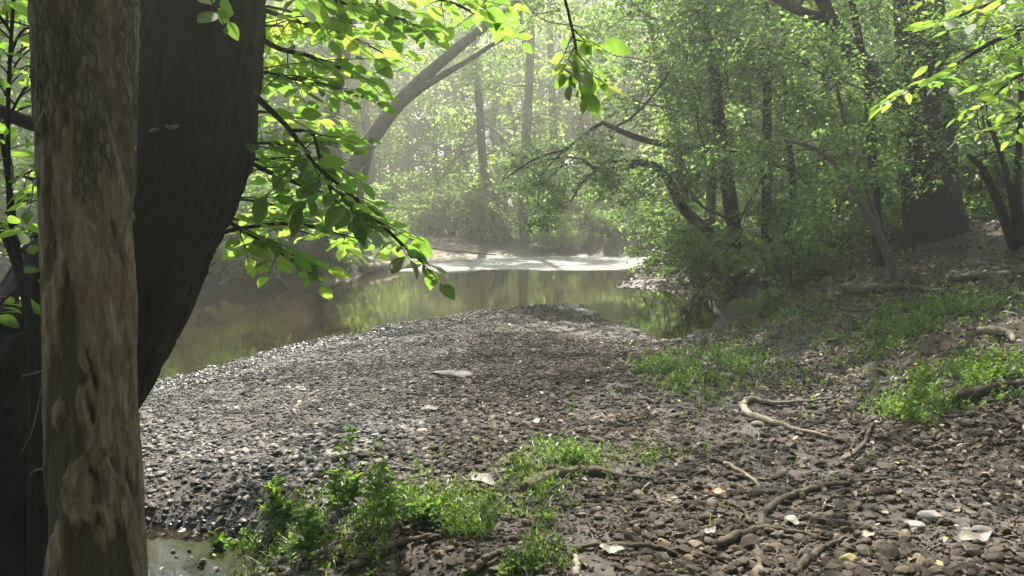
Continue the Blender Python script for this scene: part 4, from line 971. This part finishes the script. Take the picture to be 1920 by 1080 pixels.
# ------------------------------------------------------------------ sticks, roots, leaves, stones: single things
def ground_stick(rows, name, label, cat, m, lift=.6, seed=0, forks=(), k=8, group=None, thin=1.0):
    def build(rws):
        c = []
        for (px_, py_, hw) in rws:
            p_ = ground_at(px_, py_); r_ = hw * thin / FPX * p_[1]; c.append([p_[0], p_[1], p_[2] + r_ * lift + .008, r_])
        q = catmull(c, 6 * len(rws)); g_ = np.random.default_rng(seed + len(rws)); w_ = np.linspace(0, 9, len(q)) + seed; q[:, 0] += .012 * (vnoise(w_, w_ * 0, seed) - .5); q[:, 2] += .012 * (vnoise(w_ + 40, w_ * 0, seed) - .6); q[:, :3] += .003 * g_.normal(size=(len(q), 3)); q[:, 3] *= np.linspace(1.1, .6, len(q)) * (.85 + .35 * vnoise(w_ * 1.7, w_ * 0, seed + 3)); return q
    b_ = Bag(); q = build(rows); tubes(b_, q[None, :, :3], q[None, :, 3], k, .5, True, .07)
    for fr_ in forks:
        q = build(fr_); tubes(b_, q[None, :, :3], q[None, :, 3], k, .5, True, .07)
    return tag(link(name, b_.mesh(name), m), label, cat, group)

ground_stick([(1388, 764, 6), (1402, 783, 8), (1440, 798, 8), (1490, 812, 7), (1560, 826, 5)], 'branch', 'pale bare forked branch lying on the sandy patch at right', 'branch', M_STICK_PALE, .9, 1, [[(1390, 768, 6), (1408, 754, 6), (1450, 762, 5), (1500, 758, 4), (1560, 750, 3)]])
ground_stick([(985, 925, 14), (1030, 902, 13), (1090, 890, 12), (1150, 896, 8), (1210, 903, 6), (1290, 905, 4)], 'root', 'thick grey root running right from the grassy hump near the middle', 'root', M_ROOT, .5, 2)
ground_stick([(1425, 995, 6), (1438, 965, 7), (1470, 942, 7), (1540, 918, 6), (1620, 908, 5), (1700, 896, 4)], 'stick', 'long crooked brown stick curving from the foreground towards the sun patch', 'stick', M_STICK, .9, 3)
ground_stick([(1075, 1034, 4), (1160, 1028, 5), (1250, 1034, 5), (1320, 1048, 4), (1385, 1070, 4)], 'stick', 'thin dark straight stick lying along the bottom edge right of the grass', 'stick', M_STICK, .9, 4)
ground_stick([(1345, 1030, 7), (1385, 1012, 8), (1430, 1000, 8), (1500, 1003, 6), (1580, 1008, 5)], 'stick', 'stout brown stick in the foreground crossing below the long crooked one', 'stick', M_STICK, .9, 5, [[(1430, 1000, 5), (1490, 1015, 4), (1540, 1022, 3)]])
ground_stick([(1220, 925, 3), (1255, 955, 4), (1310, 972, 4), (1370, 978, 4), (1408, 998, 3)], 'stick', 'thin curved brown twig between the grey root and the stout stick', 'stick', M_STICK, .9, 6)
ground_stick([(1360, 874, 4), (1390, 890, 5), (1425, 918, 5)], 'stick', 'short pale stick lying alone above the long crooked stick', 'stick', M_STICK_PALE, .9, 7)
ground_stick([(1598, 860, 4), (1620, 835, 4), (1632, 808, 4), (1652, 794, 3)], 'stick', 'short dark stick pointing up towards the right grass clump', 'stick', M_STICK, 1.2, 8)
ground_stick([(1485, 1085, 8), (1520, 1050, 8), (1560, 1025, 6), (1600, 1012, 4)], 'stick', 'thick brown stick poking in from the bottom edge below the stout stick', 'stick', M_STICK, .9, 9)
ground_stick([(1425, 1085, 6), (1420, 1050, 6), (1422, 1020, 5)], 'stick', 'short upright brown stick at the bottom edge left of the thick one', 'stick', M_STICK, .9, 10)
ground_stick([(660, 1075, 8), (720, 1040, 9), (770, 1022, 8), (825, 1012, 5)], 'root', 'bare brown root crossing the soil hollow at the bottom middle', 'root', M_ROOT, 1.2, 11, [[(680, 1062, 8), (668, 1042, 6), (663, 1030, 4)], [(762, 1085, 7), (766, 1050, 6), (768, 1030, 5)]])
ground_stick([(885, 1085, 8), (920, 1055, 9), (950, 1038, 7)], 'root', 'short brown root at the bottom edge right of the soil hollow', 'root', M_ROOT, 1.2, 12)
ground_stick([(1082, 1090, 7), (1080, 1065, 7), (1076, 1048, 6)], 'stick', 'short pale broken stick end at the bottom edge under the dark straight stick', 'stick', M_STICK_PALE, 1.0, 13)
ground_stick([(1690, 785, 12), (1760, 768, 16), (1830, 748, 17), (1890, 735, 16), (1950, 728, 14)], 'log', 'dark mossy log half buried in the right grass clump', 'log', bark_mat('mossy_log', (.02, .016, .011), (.07, .055, .035), 2, .6, 1.0), .5, 14, (), 10)
ground_stick([(1835, 625, 6), (1870, 628, 9), (1895, 635, 8), (1900, 645, 5)], 'branch', 'pale weathered branch stub on the sandy slope at right edge', 'branch', M_STICK_PALE, .8, 15)
ground_stick([(1590, 548, 8), (1640, 552, 9), (1690, 545, 8), (1760, 552, 6)], 'root', 'pale root winding below the leaning sapling on the slope', 'root', M_ROOT, .9, 16)
ground_stick([(1780, 530, 7), (1850, 522, 8), (1940, 517, 8)], 'log', 'fallen brown log below the multi-stemmed sapling at right edge', 'log', M_ROOT, .7, 17, (), 10)
g2 = np.random.default_rng(18)
for k_ in range(16):                  # pale roots hanging out of the left bank
    x0 = 400 + 270 * g2.random(); y0 = 500 + 30 * g2.random() - (x0 - 400) * .05; rw = [(x0, y0, 3.2)]; a_ = 3 * g2.random()
    for _ in range(3):
        a_ += .8 * g2.normal(); x0 += 15 * math.cos(a_); y0 += 7 * math.sin(a_); rw.append((x0, y0, 2.4))
    ground_stick(rw, 'root', 'thin pale root hanging out of the dark left bank above the water', 'root', M_STICK_PALE, 1.6, 80 + k_, (), 6, 'roots in the left bank', 1.)
g2 = np.random.default_rng(28)
for k_ in range(46):                  # small dead twigs over the near right ground
    x0 = 1060 + 840 * g2.random(); y0 = 800 + 270 * g2.random() ** .8; a_ = 6.28 * g2.random(); ln = 25 + 60 * g2.random(); rw = []
    for u_ in range(4): rw.append((x0 + ln * u_ / 3 * math.cos(a_), y0 + .55 * ln * u_ / 3 * math.sin(a_), 2.6)); a_ += .35 * g2.normal()
    ground_stick(rw, 'twig', 'thin dark dead twig lying among the stones of the near right ground', 'twig', M_STICK, 1.5, 120 + k_, (), 5, 'dead twigs among the stones', 1.)
g2 = np.random.default_rng(8)
for k_ in range(14):                  # tangle of roots on the dark right slope
    x0 = 1450 + 280 * g2.random(); y0 = 560 + 85 * g2.random(); rw = [(x0, y0, 3.2)]
    a_ = -.3 + .9 * g2.random()
    for _ in range(3):
        a_ += .5 * g2.normal(); x0 += 34 * math.cos(a_); y0 += 16 * math.sin(a_); rw.append((x0, y0, 2.4))
    ground_stick(rw, 'root', 'thin pale root in the tangle on the shaded slope beside the pool', 'root', M_ROOT, 1.4, 40 + k_, (), 6, 'tangled roots on the slope')
ground_stick([(412, 540, 4), (480, 505, 5), (540, 540, 3)], 'branch', 'pale bare branch dipping into the water at the left bank', 'branch', M_STICK_PALE, 2, 19)
ground_stick([(682, 512, 9), (730, 508, 9), (785, 505, 8)], 'log', 'pale cut log lying at the water edge of the left bank', 'log', M_STICK_PALE, 1.0, 20, (), 10)
ground_stick([(785, 466, 3), (860, 474, 3), (930, 480, 2)], 'log', 'thin pale log lying on the far sunlit beach', 'log', M_STICK_PALE, 1.0, 21)

def dead_leaf(px, py, ln, ang, label, c1, c2, tip=.4, seed=0, wide=1.):
    c = ground_at(px, py); T, F = LEAF['near']; L = .85 * ln / FPX * c[1]
    v = T * np.array([1, wide, 1.]); v[:, 0] -= .5; v[:, 2] = (.9 * v[:, 1] ** 2 + .35 * v[:, 0] ** 2) * tip * 1.8 + .06 * np.sin(v[:, 0] * 9 + seed)
    ca, sa = math.cos(ang), math.sin(ang); x_, y_ = v[:, 0] * ca - v[:, 1] * sa, v[:, 0] * sa + v[:, 1] * ca
    vv = np.stack([x_, y_, v[:, 2]], -1) * L; vv[:, 2] += y_ * L * .25 + .03
    nm = 'pale_leaf' + '_' + str(seed)
    vb = vv.copy(); vb[:, 2] -= .0015; n0 = len(vv)
    me_ = make_mesh('fallen_leaf', vv, F); return tag(link('fallen_leaf', me_, flat_mat(nm, c1, c2, 40, .55), None, c), label, 'leaf')
dead_leaf(906, 908, 72, -.6, 'large cream curled dead leaf on the gravel left of the grey root', (.16, .135, .10), (.27, .235, .18), .5, 1, .8)
dead_leaf(1486, 986, 42, -.9, 'small whitish dead leaf beside the long crooked stick', (.10, .088, .07), (.18, .16, .13), .4, 2)
dead_leaf(1828, 1018, 85, .15, 'long whitish dead leaf near the bottom right corner', (.085, .073, .056), (.16, .14, .11), .5, 3, .7)
dead_leaf(1332, 1006, 34, .6, 'white scrap of dead leaf left of the stout brown stick', (.10, .09, .073), (.18, .16, .135), .4, 4)
dead_leaf(1148, 1041, 60, -.15, 'pale narrow dead leaf under the dark straight stick', (.09, .075, .058), (.16, .14, .11), .3, 5, .7)
dead_leaf(1006, 796, 22, .9, 'small yellow leaf lying on the middle of the gravel bar', (.42, .36, .04), (.52, .46, .06), .3, 6)
dead_leaf(1348, 931, 34, .1, 'rust orange dead leaf below the short pale stick', (.26, .11, .035), (.36, .17, .05), .4, 7)
dead_leaf(1627, 1012, 34, .2, 'cream dead leaf right of the stout brown stick', (.13, .10, .06), (.21, .165, .105), .3, 8)
dead_leaf(808, 771, 46, .1, 'cream flat dead leaf on the left middle of the gravel bar', (.09, .077, .058), (.15, .13, .10), .3, 9, .6)

def rock(px, py, hw, hh, label, cat, c1, c2, seed, name='rock', yaw=0.):
    c = ground_at(px, py); g_ = np.random.default_rng(seed); v, f = ICO2; s = v.copy()
    import bmesh
    bm = bmesh.new(); bmesh.ops.create_icosphere(bm, subdivisions=3, radius=1); s = np.array([q.co[:] for q in bm.verts]); f = np.array([[q.index for q in p_.verts] for p_ in bm.faces]); bm.free()
    for _ in range(10):
        nn = norm(g_.normal(size=3)); d = .6 + .3 * g_.random(); s = s - np.outer(np.maximum(s @ nn - d, 0), nn)
    s = s * np.array([hw, hw * .75, hh]) / FPX * c[1]; ca, sa = math.cos(yaw), math.sin(yaw)
    s = np.stack([s[:, 0] * ca - s[:, 1] * sa, s[:, 0] * sa + s[:, 1] * ca, s[:, 2] * 1.0 + hh * .2 / FPX * c[1]], -1)
    return tag(link(name, make_mesh(name, s, f, None, False), flat_mat('rock_%d' % seed, c1, c2, 18, .9), None, c), label, cat)
rock(848, 702, 42, 6, 'flat pale grey slab lying in the middle of the gravel bar', 'rock', (.075, .07, .068), (.13, .122, .118), 1)
rock(1592, 1056, 20, 17, 'round yellowish stone near the bottom edge at right', 'stone', (.22, .18, .07), (.32, .27, .12), 2, 'stone')
rock(1745, 972, 26, 14, 'rounded grey stone left of the sunny patch', 'stone', (.13, .125, .12), (.22, .21, .20), 3, 'stone')
rock(1713, 990, 24, 12, 'flat grey stone in front of the rounded grey one', 'stone', (.16, .155, .15), (.25, .24, .23), 4, 'stone')
rock(1840, 1000, 26, 12, 'dark flat stone behind the long whitish leaf', 'stone', (.06, .06, .06), (.12, .12, .12), 5, 'stone')
rock(1305, 520, 14, 9, 'brown rock on the pale spit beside the pool', 'rock', (.09, .075, .06), (.17, .14, .11), 6)
rock(1265, 508, 16, 7, 'grey rock at the far side of the pale spit', 'rock', (.17, .155, .14), (.28, .26, .23), 7)
rock(1420, 798, 14, 8, 'small brown stone right of the sandy patch, below the pale branch', 'stone', (.12, .10, .08), (.20, .17, .14), 8, 'stone')

def weed(px, py, h, label, seed, size=.04, stems=3, per=9, dark=False):
    g_ = np.random.default_rng(seed); c = ground_at(px, py); t = thing('weed', label, 'plant', c)
    H = h / FPX * c[1]; d = norm(np.stack([.25 * g_.normal(size=stems), .25 * g_.normal(size=stems), np.ones(stems)], -1)); d[0] = [0, 0, 1]
    st = grow(g_, np.zeros((stems, 3)) + np.array([0, 0, -.02]) + .02 * g_.normal(size=(stems, 3)) * np.array([1, 1, 0]), d, H * (.6 + .5 * g_.random(stems)), 8, .08)
    r_ = np.full((stems, 1), .003) * np.linspace(1, .4, 8); wb = Bag(); tubes(wb, st, r_, 5)
    tw, rt, i_ = children(g_, st, r_, 4, H * .35, 5, .2, .9, .1, .05)
    tubes(wb, tw, np.maximum(rt, .0008), 3, .5, False); lb = Bag(); twig_leaves(g_, lb, tw, per, size, .01, 'mid', .3, .4, .1)
    twig_leaves(g_, lb, st, per, size, .01, 'mid', .3, .4, .1)
    link('stem', wb.mesh('stem'), M_BARK_DARK if dark else M_HERB, t); link('foliage', lb.mesh('foliage', False), M_LITTER if dark else M_HERB, t)
weed(652, 862, 75, 'small upright weed standing alone on the gravel above the near greenery', 401, .035)
weed(515, 803, 48, 'dry dark upright weed on the left gravel', 402, .03, 2, 4, True)
weed(700, 1000, 140, 'tall leafy weed in the middle of the near greenery', 403, .05, 5)
weed(640, 960, 90, 'leafy weed just left of the tallest near weed', 404, .05, 4)
weed(520, 985, 85, 'broad leaved bright weed at left of the near greenery', 405, .06, 4)
weed(430, 1060, 75, 'leafy weed beside the small brown puddle', 406, .05, 4)
weed(590, 1050, 100, 'leafy weed at the bottom edge right of the puddle', 407, .05, 5)
weed(800, 985, 60, 'small leafy weed left of the grassy hump', 408, .045, 4)
weed(1070, 875, 55, 'upright grassy weed on the hump behind the thick grey root', 409, .03, 5)

# ------------------------------------------------------------------ haze
def haze_box():
    x0, x1, y0, y1, z0, z1 = -205, 205, -205, 265, -2.2, 31
    zmin = Z.min(); z0 = zmin - 1.0
    v = np.array([[x, y, z] for z in (z0, z1) for y in (y0, y1) for x in (x0, x1)])
    f = np.array([[0, 2, 3, 1], [4, 5, 7, 6], [0, 1, 5, 4], [2, 6, 7, 3], [0, 4, 6, 2], [1, 3, 7, 5]])
    m, t, out = nmat('haze'); pv = N(t, 'ShaderNodeVolumePrincipled'); pv.inputs['Color'].default_value = (.93, .96, .84, 1)  # mist tinted yellow-green in place of leaf-filtered light
    pv.inputs['Density'].default_value = HAZE; pv.inputs['Anisotropy'].default_value = .6; pv.inputs['Density Attribute'].default_value = ''
    t.links.new(pv.outputs[0], out.inputs['Volume'])
    tag(link('haze', make_mesh('haze', v, f, None, False), m), 'pale morning mist hanging through the wood', 'mist', kind='stuff')
if HAZE > 0: haze_box()
